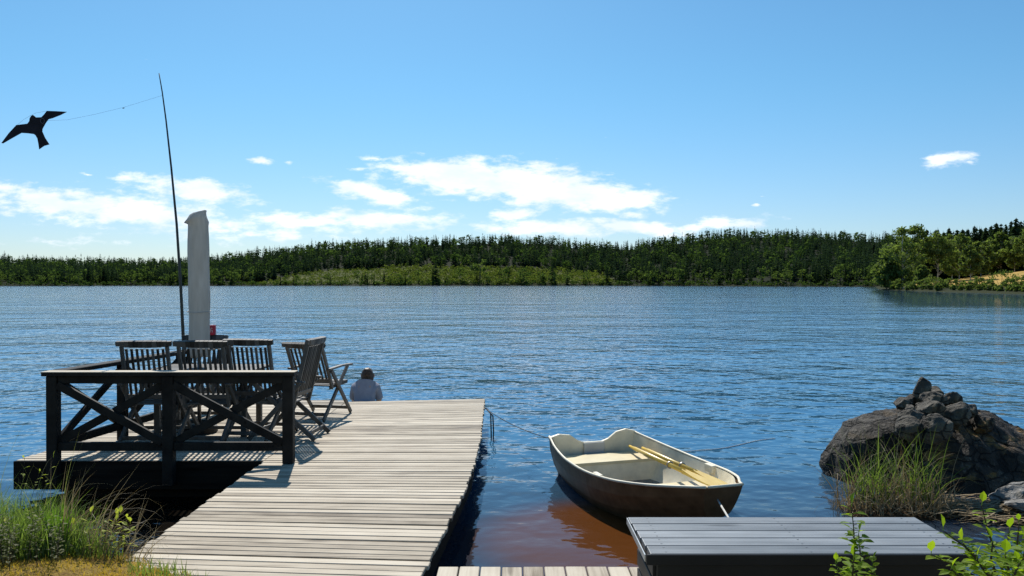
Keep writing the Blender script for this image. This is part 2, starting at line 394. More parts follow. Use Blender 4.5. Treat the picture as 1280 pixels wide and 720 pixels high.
amp = t.m('MULTIPLY', amp, t.m('ADD', .72, t.m('MULTIPLY', big, .45)))
h = t.m('MULTIPLY', h, amp)
bp = t.n('ShaderNodeBump', inp={'Height': h, 'Strength': 1.0, 'Distance': 1.0})
bp2 = t.n('ShaderNodeBump', inp={'Height': h, 'Strength': .40, 'Distance': 1.0})
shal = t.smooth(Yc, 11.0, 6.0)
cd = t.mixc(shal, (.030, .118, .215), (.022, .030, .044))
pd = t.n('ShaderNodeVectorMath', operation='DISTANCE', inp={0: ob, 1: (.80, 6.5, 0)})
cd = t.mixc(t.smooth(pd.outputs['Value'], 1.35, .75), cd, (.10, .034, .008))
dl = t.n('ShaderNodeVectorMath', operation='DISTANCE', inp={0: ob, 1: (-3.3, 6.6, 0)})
cd = t.mixc(t.smooth(dl.outputs['Value'], 2.2, 1.2), cd, (.008, .006, .004))  # water colour darkened to stand in for shade before the platform
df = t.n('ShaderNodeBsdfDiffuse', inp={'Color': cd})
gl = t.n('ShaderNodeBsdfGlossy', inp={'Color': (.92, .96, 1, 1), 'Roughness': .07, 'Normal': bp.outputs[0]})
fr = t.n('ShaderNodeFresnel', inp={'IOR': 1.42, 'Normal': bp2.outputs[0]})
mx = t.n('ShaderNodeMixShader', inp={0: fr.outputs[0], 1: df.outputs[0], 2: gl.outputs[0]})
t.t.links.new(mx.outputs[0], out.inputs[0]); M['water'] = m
mb = MB(); mb.add([(-3500, -3, 0), (3500, -3, 0), (3500, 3500, 0), (-3500, 3500, 0)], [(0, 1, 2, 3)])
tag(mb.build('lake_water', M['water']), 'blue lake rippled by a light wind', kind='structure')

# ------------------------------------------------------------------ near bank
def lerp_tab(x, tab):
    if x <= tab[0][0]: return tab[0][1]
    for (a, b), (c, d) in zip(tab, tab[1:]):
        if x <= c: return b + (d - b) * (x - a) / (c - a)
    return tab[-1][1]
def bank_edge(x):
    return lerp_tab(x, [(-14, 5.6), (-5, 5.45), (-3.4, 5.25), (-2.75, 5.18), (-2.35, 4.98), (-1.95, 4.72), (-1.7, 4.52), (-1.3, 4.25), (-.6, 3.9), (0, 3.2), (.6, 2.95), (2.1, 2.95), (2.6, 3.15), (4, 3.4), (14, 4.2)])
def bank_h(x, y):
    d = bank_edge(x) - y
    n = noise.noise(Vector((x * 1.3, y * 1.3, 3.1))) * .05 + noise.noise(Vector((x * 4.1, y * 4.1, 7.7))) * .02
    if d > 0:
        return .36 + .10 * min(d / .8, 1) + n * min(1, .3 + d)
    return .36 - .9 * min(-d / .55, 1.0) ** .8 + n * .5
mb = MB(); nx, ny = 190, 110; xs = np.linspace(-13, 13, nx); ys = np.linspace(-8, 6.6, ny)
for j in range(ny):
    for i in range(nx): mb.v.append((xs[i], ys[j], bank_h(xs[i], ys[j])))
for j in range(ny - 1):
    for i in range(nx - 1):
        a = j * nx + i; mb.f.append((a, a + 1, a + nx + 1, a + nx))
tag(mb.build('ground', M['bank'], smooth=True), 'mossy lake bank in the foreground', kind='structure')

# ------------------------------------------------------------------ far hills
RIDGE = [(-400, 312), (-150, 312), (0, 314), (60, 317), (150, 318), (240, 317), (280, 311), (330, 305), (400, 298), (450, 294), (520, 291), (600, 289), (690, 289), (735, 297), (790, 296), (830, 291), (870, 285), (920, 281), (970, 281), (1040, 284), (1120, 288), (1200, 290), (1500, 290)]
SHORE = [(-400, 640), (0, 600), (105, 590), (120, 640), (330, 640), (750, 650), (850, 600), (960, 520), (1090, 470), (1200, 430), (1500, 330)]
def ridge_z(px): return CAM_Z + (HOR - lerp_tab(px, RIDGE)) - 16.5
def far_h(X, Y):
    px = 640 + F * X / Y
    s = lerp_tab(px, SHORE) + 7 * noise.noise(Vector((px * .035, 0, 0)))
    d = Y - s
    if d < 0: return max(-3, d * .08)
    tt = min(d / (1000 - s), 1.0)
    return .35 + ridge_z(px) * (tt * .9 + .1 * tt * tt) - max(0, Y - 1020) * .06 + 1.5 * noise.noise(Vector((X * .02, Y * .02, 5)))* min(1, d / 40)
V = []; pxs = np.linspace(-400, 1500, 191); Ysn = list(np.linspace(300, 1040, 75)) + [1100, 1300, 1700]
for Yv in Ysn:
    for px in pxs:
        Xv = (px - 640) / F * Yv; V.append((Xv, Yv, far_h(Xv, Yv)))
fs = []; n = len(pxs)
for j in range(len(Ysn) - 1):
    for i in range(n - 1):
        a = j * n + i; fs += [a, a + 1, a + n + 1, a + n]
def clear_mask(x, y):
    px = 640 + F * x / y; s_ = lerp_tab(px, SHORE)
    top = lerp_tab(px, [(300, 0), (345, 60), (420, 125), (520, 135), (600, 115), (690, 110), (745, 85), (775, 0)])
    return 1.0 if top > 3 and y - s_ < top + 4 else 0.0
hm = np_mesh('hills', V, fs, [4] * (len(fs) // 4), smooth=True, tint=[clear_mask(x, y) for x, y, z in V])
tag(link_mesh('hills', hm, M['floor']), 'low forested hills beyond the lake', kind='structure')

# ------------------------------------------------------------------ tree meshes
def spruce_arrays(seed, whorls, blades, slim=1.0, droop=.05):
    rg = np.random.default_rng(seed); V = []; Fc = []
    def blade(cx, cy, z, ang, r, wd, dz):
        ca, sa = math.cos(ang), math.sin(ang); b = len(V)
        V.extend([(cx, cy, z + .02), (cx + ca * r * .55 - sa * wd, cy + sa * r * .55 + ca * wd, z - dz * .35),
                  (cx + ca * r, cy + sa * r, z - dz), (cx + ca * r * .55 + sa * wd, cy + sa * r * .55 - ca * wd, z - dz * .35)])
        Fc.append((b, b + 1, b + 2, b + 3))
    for k in range(whorls):
        z = .06 + .90 * (k + rg.uniform(-.2, .2)) / whorls
        r0 = (.155 * (1 - z) ** .85 + .012) * slim
        for q in range(blades):
            if rg.random() < .10: continue
            r = r0 * rg.uniform(.65, 1.25)
            blade(0, 0, z + rg.uniform(-.012, .012), 2 * math.pi * (q + rg.uniform(-.3, .3)) / blades + k * .7, r, r * rg.uniform(.26, .42), r * rg.uniform(.1, .6) + .01)
    b = len(V); V += [(-.006, 0, .9), (.006, 0, .9), (0, .006, .9), (0, 0, .975)]
    Fc += [(b, b + 1, b + 3), (b + 1, b + 2, b + 3), (b + 2, b, b + 3)]
    return np.array(V), Fc

def decid_arrays(seed, nleaf, leaf, wr=.30, base=.16, clumps=22, shape=1.0, crad=1.0, tints=None):
    """crown of many leaf faces gathered in uneven clumps; unit height"""
    rg = np.random.default_rng(seed); V = []; Fc = []; cl = []
    cz = (base + 1) / 2; hz = (1 - base) / 2
    for i in range(clumps):
        while True:
            p = rg.uniform(-1, 1, 3); l = np.linalg.norm(p)
            if .45 < l < .95: break
        s = 1 - .45 * max(p[2], 0) ** 1.3 * shape
        cl.append((p[0] * wr * s, p[1] * wr * s, cz + p[2] * hz * .92, rg.uniform(.07, .14) * (wr / .3) * crad))
    ct = np.random.default_rng(seed + 9000).random(clumps)
    for i in range(nleaf):
        ic = rg.integers(len(cl)); c = cl[ic]
        if tints is not None: tints.extend([ct[ic]] * 4)
        o = rg.normal(size=3); o /= np.linalg.norm(o); o *= c[3] * rg.random() ** .5
        p = np.array((c[0] + o[0] * 1.2, c[1] + o[1] * 1.2, c[2] + o[2] * .8))
        u = rg.normal(size=3); u /= np.linalg.norm(u); q = rg.normal(size=3); v = np.cross(u, q); v /= np.linalg.norm(v)
        s = leaf * rg.uniform(.6, 1.3); b = len(V)
        V.extend([p - u * s, p - v * s * .6, p + u * s, p + v * s * .6]); Fc.append((b, b + 1, b + 2, b + 3))
    return np.array(V), Fc, cl

def arrays_mesh(name, V, Fc):
    return np_mesh(name, V, [i for f in Fc for i in f], [len(f) for f in Fc])

def mass(name, protos, places, mat, label):
    """one mesh of many far trees: places = (x, y, z, height, width factor, rot, tint)"""
    Vs, Fs, Ss, Ts = [], [], [], []; off = 0
    pf = [(np.array(V), np.array([i for f in Fc for i in f]), np.array([len(f) for f in Fc])) for V, Fc in protos]
    for i, (x, y, z, hh, wf, rz, ti) in enumerate(places):
        V, fl, sz = pf[i % len(pf)]
        c, s = math.cos(rz), math.sin(rz); W = V * np.array((hh * wf, hh * wf, hh))
        Vs.append(np.stack([W[:, 0] * c - W[:, 1] * s + x, W[:, 0] * s + W[:, 1] * c + y, W[:, 2] + z], 1))
        Fs.append(fl + off); Ss.append(sz); Ts.append(np.full(len(V), ti)); off += len(V)
    me = np_mesh(name, np.concatenate(Vs), np.concatenate(Fs), np.concatenate(Ss), tint=np.concatenate(Ts))
    return tag(link_mesh(name, me, mat), label, kind='stuff')

def in_clearing(px, Y):
    s = lerp_tab(px, SHORE)
    top = lerp_tab(px, [(300, 0), (345, 60), (420, 125), (520, 135), (600, 115), (690, 110), (745, 85), (775, 0)])
    return 4 < Y - s < top
def in_birchband(px, Y):
    s = lerp_tab(px, SHORE)
    return Y - s < lerp_tab(px, [(-400, 40), (0, 45), (100, 35), (108, 4), (135, 4), (160, 40), (300, 45), (330, 20), (750, 20), (900, 25), (1100, 20)])

SP = [spruce_arrays(s, 10, 6, slim=1.05 + .12 * (s % 5)) for s in range(6)]
DC = [decid_arrays(40 + s, 70, .075, wr=.30, base=.12, clumps=11)[:2] for s in range(5)]
BS = [decid_arrays(60 + s, 26, .15, wr=.5, base=.0, clumps=7)[:2] for s in range(4)]
spr, dec, bush = [], [], []
tries = 0
while len(spr) < 8200 and tries < 80000:
    tries += 1
    px = random.uniform(-395, 1290); s0 = lerp_tab(px, SHORE)
    Y = s0 + 5 + (1030 - s0) * random.random()
    X = (px - 640) / F * Y
    if in_clearing(px, Y): continue
    z = far_h(X, Y) - .3
    if z < .05: continue
    pn = noise.noise(Vector((X * .012, Y * .012, 1.5)))
    bandp = .5 if in_birchband(px, Y) else (.10 + .55 * max(0, pn - .22))
    if random.random() < bandp:
        dec.append((X, Y, z, random.uniform(9, 14.5), random.uniform(.85, 1.25), random.uniform(0, 6.28), random.random()))
    else:
        hh = (random.uniform(10, 15) if random.random() < .9 else random.uniform(14, 17.5)) * (1 + .25 * noise.noise(Vector((X * .03, Y * .03, 9))))
        if in_birchband(px, Y): hh *= .8
        spr.append((X, Y, z, hh, random.uniform(.85, 1.35), random.uniform(0, 6.28), random.random()))
tries = 0
while len(bush) < 2600 and tries < 60000:
    tries += 1
    px = random.uniform(300, 775); Y = random.uniform(640, 800); X = (px - 640) / F * Y
    if not in_clearing(px, Y): continue
    z = far_h(X, Y)
    bush.append((X, Y, z - .2, random.uniform(1.5, 4.2) * (1.25 if px > 480 else .8), random.uniform(.8, 1.3), random.uniform(0, 6.28), random.random()))
for i in range(75):   # scattered taller trees left on the cleared slope and along its waterline
    px = random.uniform(335, 765); s0 = lerp_tab(px, SHORE)
    Y = s0 + (random.uniform(4, 16) if i < 58 else random.uniform(16, 70)); X = (px - 640) / F * Y; z = far_h(X, Y) - .2
    k_ = random.random() * (1.0 if px > 520 else .55)
    q_ = (X, Y, z, 5 + 9.5 * k_, random.uniform(.9, 1.35), random.uniform(0, 6.28), random.random())
    (spr if random.random() < .5 else dec).append(q_)
for px, top in ((545, 320), (600, 317), (690, 323), (655, 330), (575, 332), (480, 336)):
    Y = 662; X = (px - 640) / F * Y; z = far_h(X, Y) - .2
    (spr if px in (545, 690, 480) else dec).append((X, Y, z, CAM_Z + (HOR - top) / F * Y - z, 1.25, 0.0, .5))
# the trees that stand largest along the far shore become things of their own
def shore_first(pl, cnt):
    key = lambda q: (q[1] - lerp_tab(640 + F * q[0] / q[1], SHORE))
    vis = [q for q in pl if -10 < 640 + F * q[0] / q[1] < 1130]
    vis.sort(key=key); front = vis[:cnt]; ids = set(id(q) for q in front)
    return front, [q for q in pl if id(q) not in ids]
fr_s, rest_s = shore_first(spr, 190)
fr_d, rest_d = shore_first(dec, 160)
mass('spruce_forest', SP, rest_s, M['spruce'], 'dark spruce forest covering the hills across the lake')
mass('deciduous_woodland', DC, rest_d, M['birch_far'] if False else M['birch_mass_dark'] if 'birch_mass_dark' in M else M['spruce'], 'green leafy trees mixed through the far forest') if False else None
M['dec_mass'] = leaf_mat('far_leafy_crowns', (.022, .048, .018), (.085, .125, .042), .42, use_tint=True, spec=0.0)
mass('deciduous_woodland', DC, rest_d, M['dec_mass'], 'green leafy trees mixed through the far spruce forest')
mass('undergrowth', BS, bush, M['birch_mass'], 'yellow green young growth on the cleared slope across the lake')

def trunk_mesh(name, h, r, lean=0.0):
    mb = MB(); mb.tube([(0, 0, -.3), (lean * .3, 0, h * .45), (lean, 0, h * .9)], [r, r * .7, r * .15], 6)
    me = bpy.data.meshes.new(name); me.from_pydata(mb.v, [], mb.f); return me

def far_tree_protos(kind):
    ps = []
    for k in range(4):
        if kind == 's':
            V, Fc = spruce_arrays(100 + k, 14, 7, slim=.95 + .12 * (k % 3)); crown = arrays_mesh('crown', V, Fc)
        else:
            V, Fc, _ = decid_arrays(120 + k, 190, .045, wr=.29, base=.08, clumps=15); crown = arrays_mesh('crown', V, Fc)
        ps.append((crown, trunk_mesh('trunk', 1.0, .016)))
    return ps
scrub = []
for i in range(1800):
    px = random.uniform(-390, 1110); Y = lerp_tab(px, SHORE) + random.uniform(-4, 9); X = (px - 640) / F * Y; z = far_h(X, Y)
    if z < .1: continue
    scrub.append((X, Y, z - .3, random.uniform(1.2, 4.2), random.uniform(.9, 1.5), random.uniform(0, 6.28), random.random()))
mass('shoreline_scrub', BS, scrub, M['dec_mass'], 'low scrub fringing the far shore')
for kind, places, nm, lab, grp, mat, bk in (
    ('s', fr_s, 'spruce_tree', 'dark pointed spruce in the front row of the far shore forest', 'spruces along the far shore', M['spruce_near'], M['bark']),
    ('d', fr_d, 'leafy_tree', 'rounded green leafy tree at the water edge of the far shore', 'leafy trees along the far shore', M['birch_far'], M['bark'])):
    pr = far_tree_protos(kind)
    roots = []
    for crown, trunk in pr:
        r = thing(nm, lab, 'tree', group=grp); link_mesh('crown', crown, mat, r); link_mesh('trunk', trunk, bk, r); roots.append(r)
    for i, (x, y, z, hh, wf, rz, ti) in enumerate(places):
        o = roots[i] if i < 4 else copy_tree(roots[i % 4])
        px = 640 + F * x / y
        if px < 105: hh *= random.uniform(.55, .9)
        o.location = (x, y, z); o.rotation_euler = (0, 0, rz); o.scale = (hh * wf, hh * wf, hh)

# ------------------------------------------------------------------ right-hand headland
def head_h(X, Y):
    d = X - xs_right(Y) - 2.5 * noise.noise(Vector((X * .03, Y * .05, 0)))
    if Y > 250: d = min(d, 1e9)
    if d < 0: return max(-2.5, d * .2)
    return min(.25 + d * .045 + max(0, d - 6) * .085, 14) + .5 * noise.noise(Vector((X * .06, Y * .06, 2))) * min(1, d / 15)
V = []; gx = np.linspace(-8, 200, 105); gy = np.linspace(60, 450, 131)
for Yv in gy:
    for dx in gx:
        Xv = xs_right(Yv) + dx; V.append((Xv, Yv, head_h(Xv, Yv)))
fs = []; n = len(gx)
for j in range(len(gy) - 1):
    for i in range(n - 1):
        a = j * n + i; fs += [a, a + 1, a + n + 1, a + n]
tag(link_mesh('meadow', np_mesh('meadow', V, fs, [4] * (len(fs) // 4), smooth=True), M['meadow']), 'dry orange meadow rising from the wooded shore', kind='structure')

def near_tree(name, label, X, Y, hh, wr, nleaf, leaf, mat, seed, bark, clumps=62, base=.05, group=None, spread=1.0):
    z = head_h(X, Y)
    r = thing(name, label, 'tree', (X, Y, z), group=group)
    tn = []
    V, Fc, cl = decid_arrays(seed, nleaf, leaf / hh, wr=wr, base=base, clumps=clumps, shape=spread, crad=.66, tints=tn)
    link_mesh('crown', np_mesh('crown', V * hh, [i for f in Fc for i in f], [4] * len(Fc), tint=tn), mat, r)
    mb = MB(); rr = hh * .012
    mb.tube([(0, 0, -.4), (hh * .01, 0, hh * .3), (0, hh * .01, hh * .6), (0, 0, hh * .88)], [rr, rr * .8, rr * .5, rr * .12], 7)
    for c in cl[::2]:
        z0 = hh * max(.12, c[2] - .18) ; mb.tube([(0, 0, z0), (c[0] * hh * .5, c[1] * hh * .5, (z0 + c[2] * hh) / 2 + .02 * hh), (c[0] * hh, c[1] * hh, c[2] * hh)], [rr * .35, rr * .22, rr * .06], 4)
    mb.build('trunk', bark, r, local=True)
    return r
def pxX(px, Y): return (px - 640) / F * Y
# leafy trees: photo x, depth, top y, crown half-width ratio
LEAFY = [(1128, 246, 283, .34, 'broad pale green birch hanging over the tip of the headland'),
         (1143, 262, 272, .22, 'tallest birch rising behind the broad one at the headland tip'),
         (1108, 249, 318, .40, 'low spreading willow at the very tip of the headland'),
         (1172, 262, 284, .30, 'full round birch standing second from the headland tip'),
         (1190, 285, 290, .28, 'dark leafy tree behind the round birches on the headland'),
         (1213, 236, 305, .28, 'smaller light green birch standing alone at the meadow corner'),
         (1152, 232, 328, .26, 'short slim leafy tree at the water below the broad birch'),
         (1238, 290, 296, .28, 'olive green tree behind the meadow between two spruces'),
         (1268, 268, 292, .30, 'dense leafy tree above the orange meadow at the photo edge'),
         (1310, 262, 285, .30, 'leafy tree past the meadow just outside the row'),
         (1199, 272, 289, .30, 'leafy tree filling the gap left of the lone light birch'), (1226, 268, 297, .32, 'rounded leafy tree at the back edge of the meadow'), (1251, 284, 287, .28, 'slim mixed green tree below the sharp spruce spire'), (1286, 258, 284, .32, 'broad leafy crown cut off by the photo edge')]
for i, (px, Y, ty, wr, lab) in enumerate(LEAFY):
    X = pxX(px, Y); z = head_h(X, Y); hh = CAM_Z + (HOR - ty) / F * Y - z
    near_tree('birch_tree', lab, X, Y, hh, wr * 1.05, 3300, .42, M['birch'], 300 + i, M['birchbark'])
SPR = [(1158, 300, 283, 'spruce peeking between the two tall birches'), (1186, 305, 281, 'narrow spruce left of the meadow trees'), (1203, 300, 283, 'spruce with thin top behind the lone light birch'),
       (1218, 312, 279, 'forked looking spruce above the lone light birch'), (1232, 300, 281, 'dark spruce left of the tallest pair'), (1245, 296, 275, 'tall spruce with a sharp spire above the meadow'),
       (1257, 285, 277, 'spruce just right of the sharp spire'), (1270, 280, 269, 'tallest dark spruce above the orange meadow'), (1283, 283, 270, 'dark spruce cut by the photo edge'), (1300, 288, 272, 'spruce beyond the photo edge'),
       (1120, 300, 296, 'spruce half hidden behind the broad birch'), (1170, 320, 284, 'slim spruce behind the full round birch'), (1320, 270, 272, 'outermost spruce of the headland wood')]
SPR += [(px_, 312 + 6 * (k_ % 3), ty_, 'spruce in the dark back row of the headland wood') for k_, (px_, ty_) in enumerate(((1180, 287), (1196, 284), (1210, 283), (1225, 283), (1239, 279), (1251, 277), (1264, 273), (1276, 273), (1290, 272), (1148, 288)))]
for i, (px, Y, ty, lab) in enumerate(SPR):
    X = pxX(px, Y); z = head_h(X, Y); hh = CAM_Z + (HOR - ty) / F * Y - z
    r = thing('spruce_tree', lab, 'tree', (X, Y, z), group='spruces behind the headland meadow')
    V, Fc = spruce_arrays(400 + i, 24, 11, slim=1.45 + .2 * (i % 3))
    link_mesh('crown', np_mesh('crown', V * hh, [k for f in Fc for k in f], [len(f) for f in Fc]), M['spruce_near'], r)
    mb = MB(); mb.tube([(0, 0, -.4), (0, 0, hh * .5), (0, 0, hh * .95)], [hh * .013, hh * .008, hh * .002], 7); mb.build('trunk', M['bark'], r, local=True)
# shrubs along the headland shore
SHR = [(1100, 248, 3.2), (1112, 243, 2.4), (1124, 238, 3.6), (1136, 230, 2.6), (1146, 224, 3.4), (1158, 216, 2.6), (1164, 223, 4.6), (1176, 208, 3.2), (1184, 214, 3.4), (1196, 202, 2.6), (1206, 198, 2.2), (1214, 192, 2.4), (1222, 196, 3.0), (1230, 185, 1.8), (1238, 182, 2.4), (1252, 176, 5.2), (1262, 172, 2.6), (1272, 168, 3.0), (1284, 162, 3.4), (1300, 160, 3.0), (1168, 199, 1.6), (1192, 194, 1.5), (1245, 170, 1.5), (1270, 158, 1.6), (1106, 240, 1.8), (1118, 234, 2.0), (1130, 226, 1.7), (1140, 220, 2.2), (1152, 212, 1.6), (1162, 206, 2.0), (1174, 200, 1.8), (1200, 189, 1.5), (1212, 184, 1.7), (1224, 178, 1.4), (1236, 174, 1.6), (1250, 166, 1.4), (1262, 162, 1.5), (1280, 155, 1.6)]
for i, (px, Y, hh) in enumerate(SHR):
    X = pxX(px, Y); X = max(X, xs_right(Y) + 1.2)
    lab = 'dark round bush at the water in front of the orange meadow' if hh > 5 else ('tall green willow bush at the foot of the headland birches' if hh > 4.5 else 'low green shrub in the belt along the headland waterline')
    r = thing('shrub', lab, 'shrub', (X, Y, head_h(X, Y) - .1), group='shrubs along the headland waterline')
    tn = []
    V, Fc, cl = decid_arrays(500 + i, 620, .2 / hh, wr=.55, base=.0, clumps=20, crad=.75, tints=tn)
    link_mesh('foliage', np_mesh('foliage', V * hh, [k for f in Fc for k in f], [4] * len(Fc), tint=tn), M['birch_far'] if hh > 5 else M['birch'], r)
    mb = MB()
    for c in cl[::2]: mb.tube([(0, 0, -.1), (c[0] * hh * .5, c[1] * hh * .5, c[2] * hh * .6), (c[0] * hh, c[1] * hh, c[2] * hh)], [.05, .03, .01], 4)
    mb.build('stems', M['twig'], r, local=True)
# wood behind, too dense to count
pl = []; 
while len(pl) < 340:
    Y = random.uniform(300, 430); X = xs_right(Y) + random.uniform(20, 150)
    if not (1090 < 640 + F * X / Y < 1450): continue
    z = head_h(X, Y); top = CAM_Z + (HOR - 281) / F * Y
    pl.append((X, Y, z - .2, max(6, min(23, (top - z)) * random.uniform(.8, 1.03)), random.uniform(.9, 1.3), random.uniform(0, 6.28), random.random()))
mass('spruce_thicket', [spruce_arrays(700 + k, 14, 8, slim=1.0) for k in range(4)], pl, M['spruce'], 'dense spruce wood filling in behind the headland trees')

# ------------------------------------------------------------------ dock
dock = thing('wooden_dock', 'grey weathered plank jetty widening into a platform over the water', 'dock', (-1.6, 7.6, 0))
def right_edge(y): return lerp_tab(y, [(4.0, -.58), (4.67, -.529), (5.94, -.435), (6.73, -.384), (7.52, -.353), (8.82, -.345), (11.6, -.397)])
LEFTX = -2.38; PF, PB = 7.66, 11.5
def plat_left(y): return -4.78 + (y - PF) * .13
BW, GAP = .088, .009
def btilt(y): return lerp_tab(y, [(4.1, -.10), (5.5, -.07), (7.5, .0), (9.3, .06), (11.6, .15)])
mb = MB(); y = 4.15; k = 0
tilt = R(1.6)
while y < 11.62:
    plat = y > PF - .01
    yc = y + BW / 2
    x1 = right_edge(yc) + random.uniform(-.008, .012)
    x0 = plat_left(yc) if plat else LEFTX + random.uniform(-.012, .012)
    if plat:   # platform boards end at the walkway; separate boards for each
        for (xa, xb) in ((x0 + random.uniform(-.01, .01), LEFTX - .004), (LEFTX + .004, x1)):
            zc = DECK - .016 + random.uniform(-.002, .002)
            tq = btilt(yc) if xa > LEFTX else 0.0
            mb.beam((xa, yc + tq * (xa + 1.2), zc), (xb, yc + tq * (xb + 1.2), zc + random.uniform(-.002, .002)), BW - GAP + random.uniform(-.004, .001), .03)
    else:
        zc = DECK - .016 + random.uniform(-.003, .003)
        mb.beam((x0, yc + btilt(yc) * (x0 + 1.2), zc), (x1, yc + btilt(yc) * (x1 + 1.2), zc + random.uniform(-.003, .003)), BW - GAP + random.uniform(-.005, .001), .03)
    y += BW; k += 1
mb.build('decking', M['deck'], dock, bevel=.004)
# joists, fascia, piles
mb = MB()
for yy_ in (7.72, 11.42): mb.beam((-4.72 if yy_ < 8 else -4.2, yy_, DECK - .15), (LEFTX, yy_, DECK - .15), .05, .22)
for xx in (LEFTX + .05, -1.4): mb.beam((xx, 4.1, DECK - .13), (xx, 11.4, DECK - .13), .07, .18)
for a_, b_2 in ((4.1, 7.5), (7.5, 11.5)):
    mb.beam((right_edge(a_) - .05, a_, DECK - .135), (right_edge(b_2) - .05, b_2, DECK - .135), .05, .2)
mb.beam((plat_left(7.7) + .03, 7.7, DECK - .15), (plat_left(11.45) + .03, 11.45, DECK - .15), .05, .22)
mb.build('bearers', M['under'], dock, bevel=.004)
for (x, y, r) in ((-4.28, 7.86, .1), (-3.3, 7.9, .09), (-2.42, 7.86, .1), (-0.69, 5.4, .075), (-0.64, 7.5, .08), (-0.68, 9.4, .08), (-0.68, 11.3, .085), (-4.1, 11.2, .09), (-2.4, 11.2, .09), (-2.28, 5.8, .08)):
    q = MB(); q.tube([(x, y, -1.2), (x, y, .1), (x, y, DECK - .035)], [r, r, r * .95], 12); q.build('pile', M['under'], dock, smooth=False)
# timber crib under the front of the platform
mb = MB()
for i, z in enumerate((-.3, -.13, .04, .2)):
    mb.tube([(-4.3, 8.02 + .01 * i, z), (-3.2, 8.04, z + .01), (-2.36, 8.02, z)], [.088, .085, .084], 9)
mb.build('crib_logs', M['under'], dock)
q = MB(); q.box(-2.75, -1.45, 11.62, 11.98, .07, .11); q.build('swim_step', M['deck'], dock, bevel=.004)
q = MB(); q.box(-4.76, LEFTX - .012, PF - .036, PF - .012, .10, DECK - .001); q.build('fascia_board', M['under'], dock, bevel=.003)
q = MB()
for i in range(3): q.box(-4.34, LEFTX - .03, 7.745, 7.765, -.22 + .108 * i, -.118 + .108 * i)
q.build('shade_boards', M['under'], dock, bevel=.003)  # dark boards added to black out the shaded gap under the platform
# mooring ring at the far corner
q = MB(); q.tube([(-.40, 11.1, .33), (-.36, 11.1, .33), (-.33, 11.1, .31)], .012, 6); q.build('mooring_hook', M['steel'], dock)

# ------------------------------------------------------------------ railing
RT = DECK + .87
rail = thing('wooden_railing', 'black stained railing with crossed braces around the platform front', 'railing', (-3.2, 7.56, DECK))
RY = 7.55
posts = [(-4.33, RY, .16), (-3.24, RY, .16), (-2.11, RY, DECK)]
for (x, y, z0) in posts:
    q = MB(); q.box(x - .05, x + .05, y - .045, y + .045, z0, RT - .045); q.build('post', M['rail'], rail, bevel=.006)
q = MB(); q.box(-4.41, -2.04, RY - .07, RY + .07, RT - .043, RT - .008); q.build('top_rail', M['rail'], rail, bevel=.004)
q = MB(); q.box(-4.412, -2.038, RY - .072, RY + .072, RT - .0075, RT); q.build('rail_cap', M['deck'], rail, bevel=.002)  # pale weathered board added for the sunlit line along the rail top
q = MB(); q.box(-4.278, -3.292, RY - .025, RY + .025, RT - .115, RT - .046); q.box(-3.188, -2.162, RY - .025, RY + .025, RT - .115, RT - .046); q.build('upper_rail', M['rail'], rail, bevel=.004)
q = MB(); q.box(-4.278, -3.292, RY - .025, RY + .025, DECK + .12, DECK + .20); q.box(-3.188, -2.162, RY - .025, RY + .025, DECK + .12, DECK + .20); q.build('bottom_rail', M['rail'], rail, bevel=.004)
for (xa, xb) in ((-4.28, -3.29), (-3.19, -2.16)):
    for s in (0, 1):
        z0, z1 = (DECK + .2, RT - .125) if s else (RT - .125, DECK + .2)
        yo = RY + (.022 if s else -.022)
        q = MB(); q.beam((xa, yo, z0), (xb, yo, z1), .038, .075, up=(0, 0, 1)); q.build('brace', M['rail'], rail, bevel=.004)
# side run along the platform's left edge
SP0 = Vector((-4.36, RY + .1, 0)); SP1 = Vector((-3.93, 11.1, 0))
def sp(tt): return SP0.lerp(SP1, tt)
for tt in (.30, .64, .985):
    p_ = sp(tt); q = MB(); q.box(p_.x - .045, p_.x + .045, p_.y - .045, p_.y + .045, DECK, RT - .045); q.build('post', M['rail'], rail, bevel=.006)
q = MB(); a_, b_2 = sp(-.005), sp(1.0); q.beam((a_.x, a_.y, RT - .024), (b_2.x, b_2.y, RT - .024), .14, .043); q.build('top_rail', M['rail'], rail, bevel=.005)
q = MB(); q.beam((a_.x, a_.y, DECK + .16), (b_2.x, b_2.y, DECK + .16), .05, .08); q.build('bottom_rail', M['rail'], rail, bevel=.004)
for (t0, t1) in ((.0, .29), (.31, .63), (.65, .97)):
    for s in (0, 1):
        z0, z1 = (DECK + .2, RT - .08) if s else (RT - .08, DECK + .2)
        a_, b_2 = sp(t0), sp(t1); ox = .022 if s else -.022
        q = MB(); q.beam((a_.x + ox, a_.y, z0), (b_2.x + ox, b_2.y, z1), .038, .075); q.build('brace', M['rail'], rail, bevel=.004)

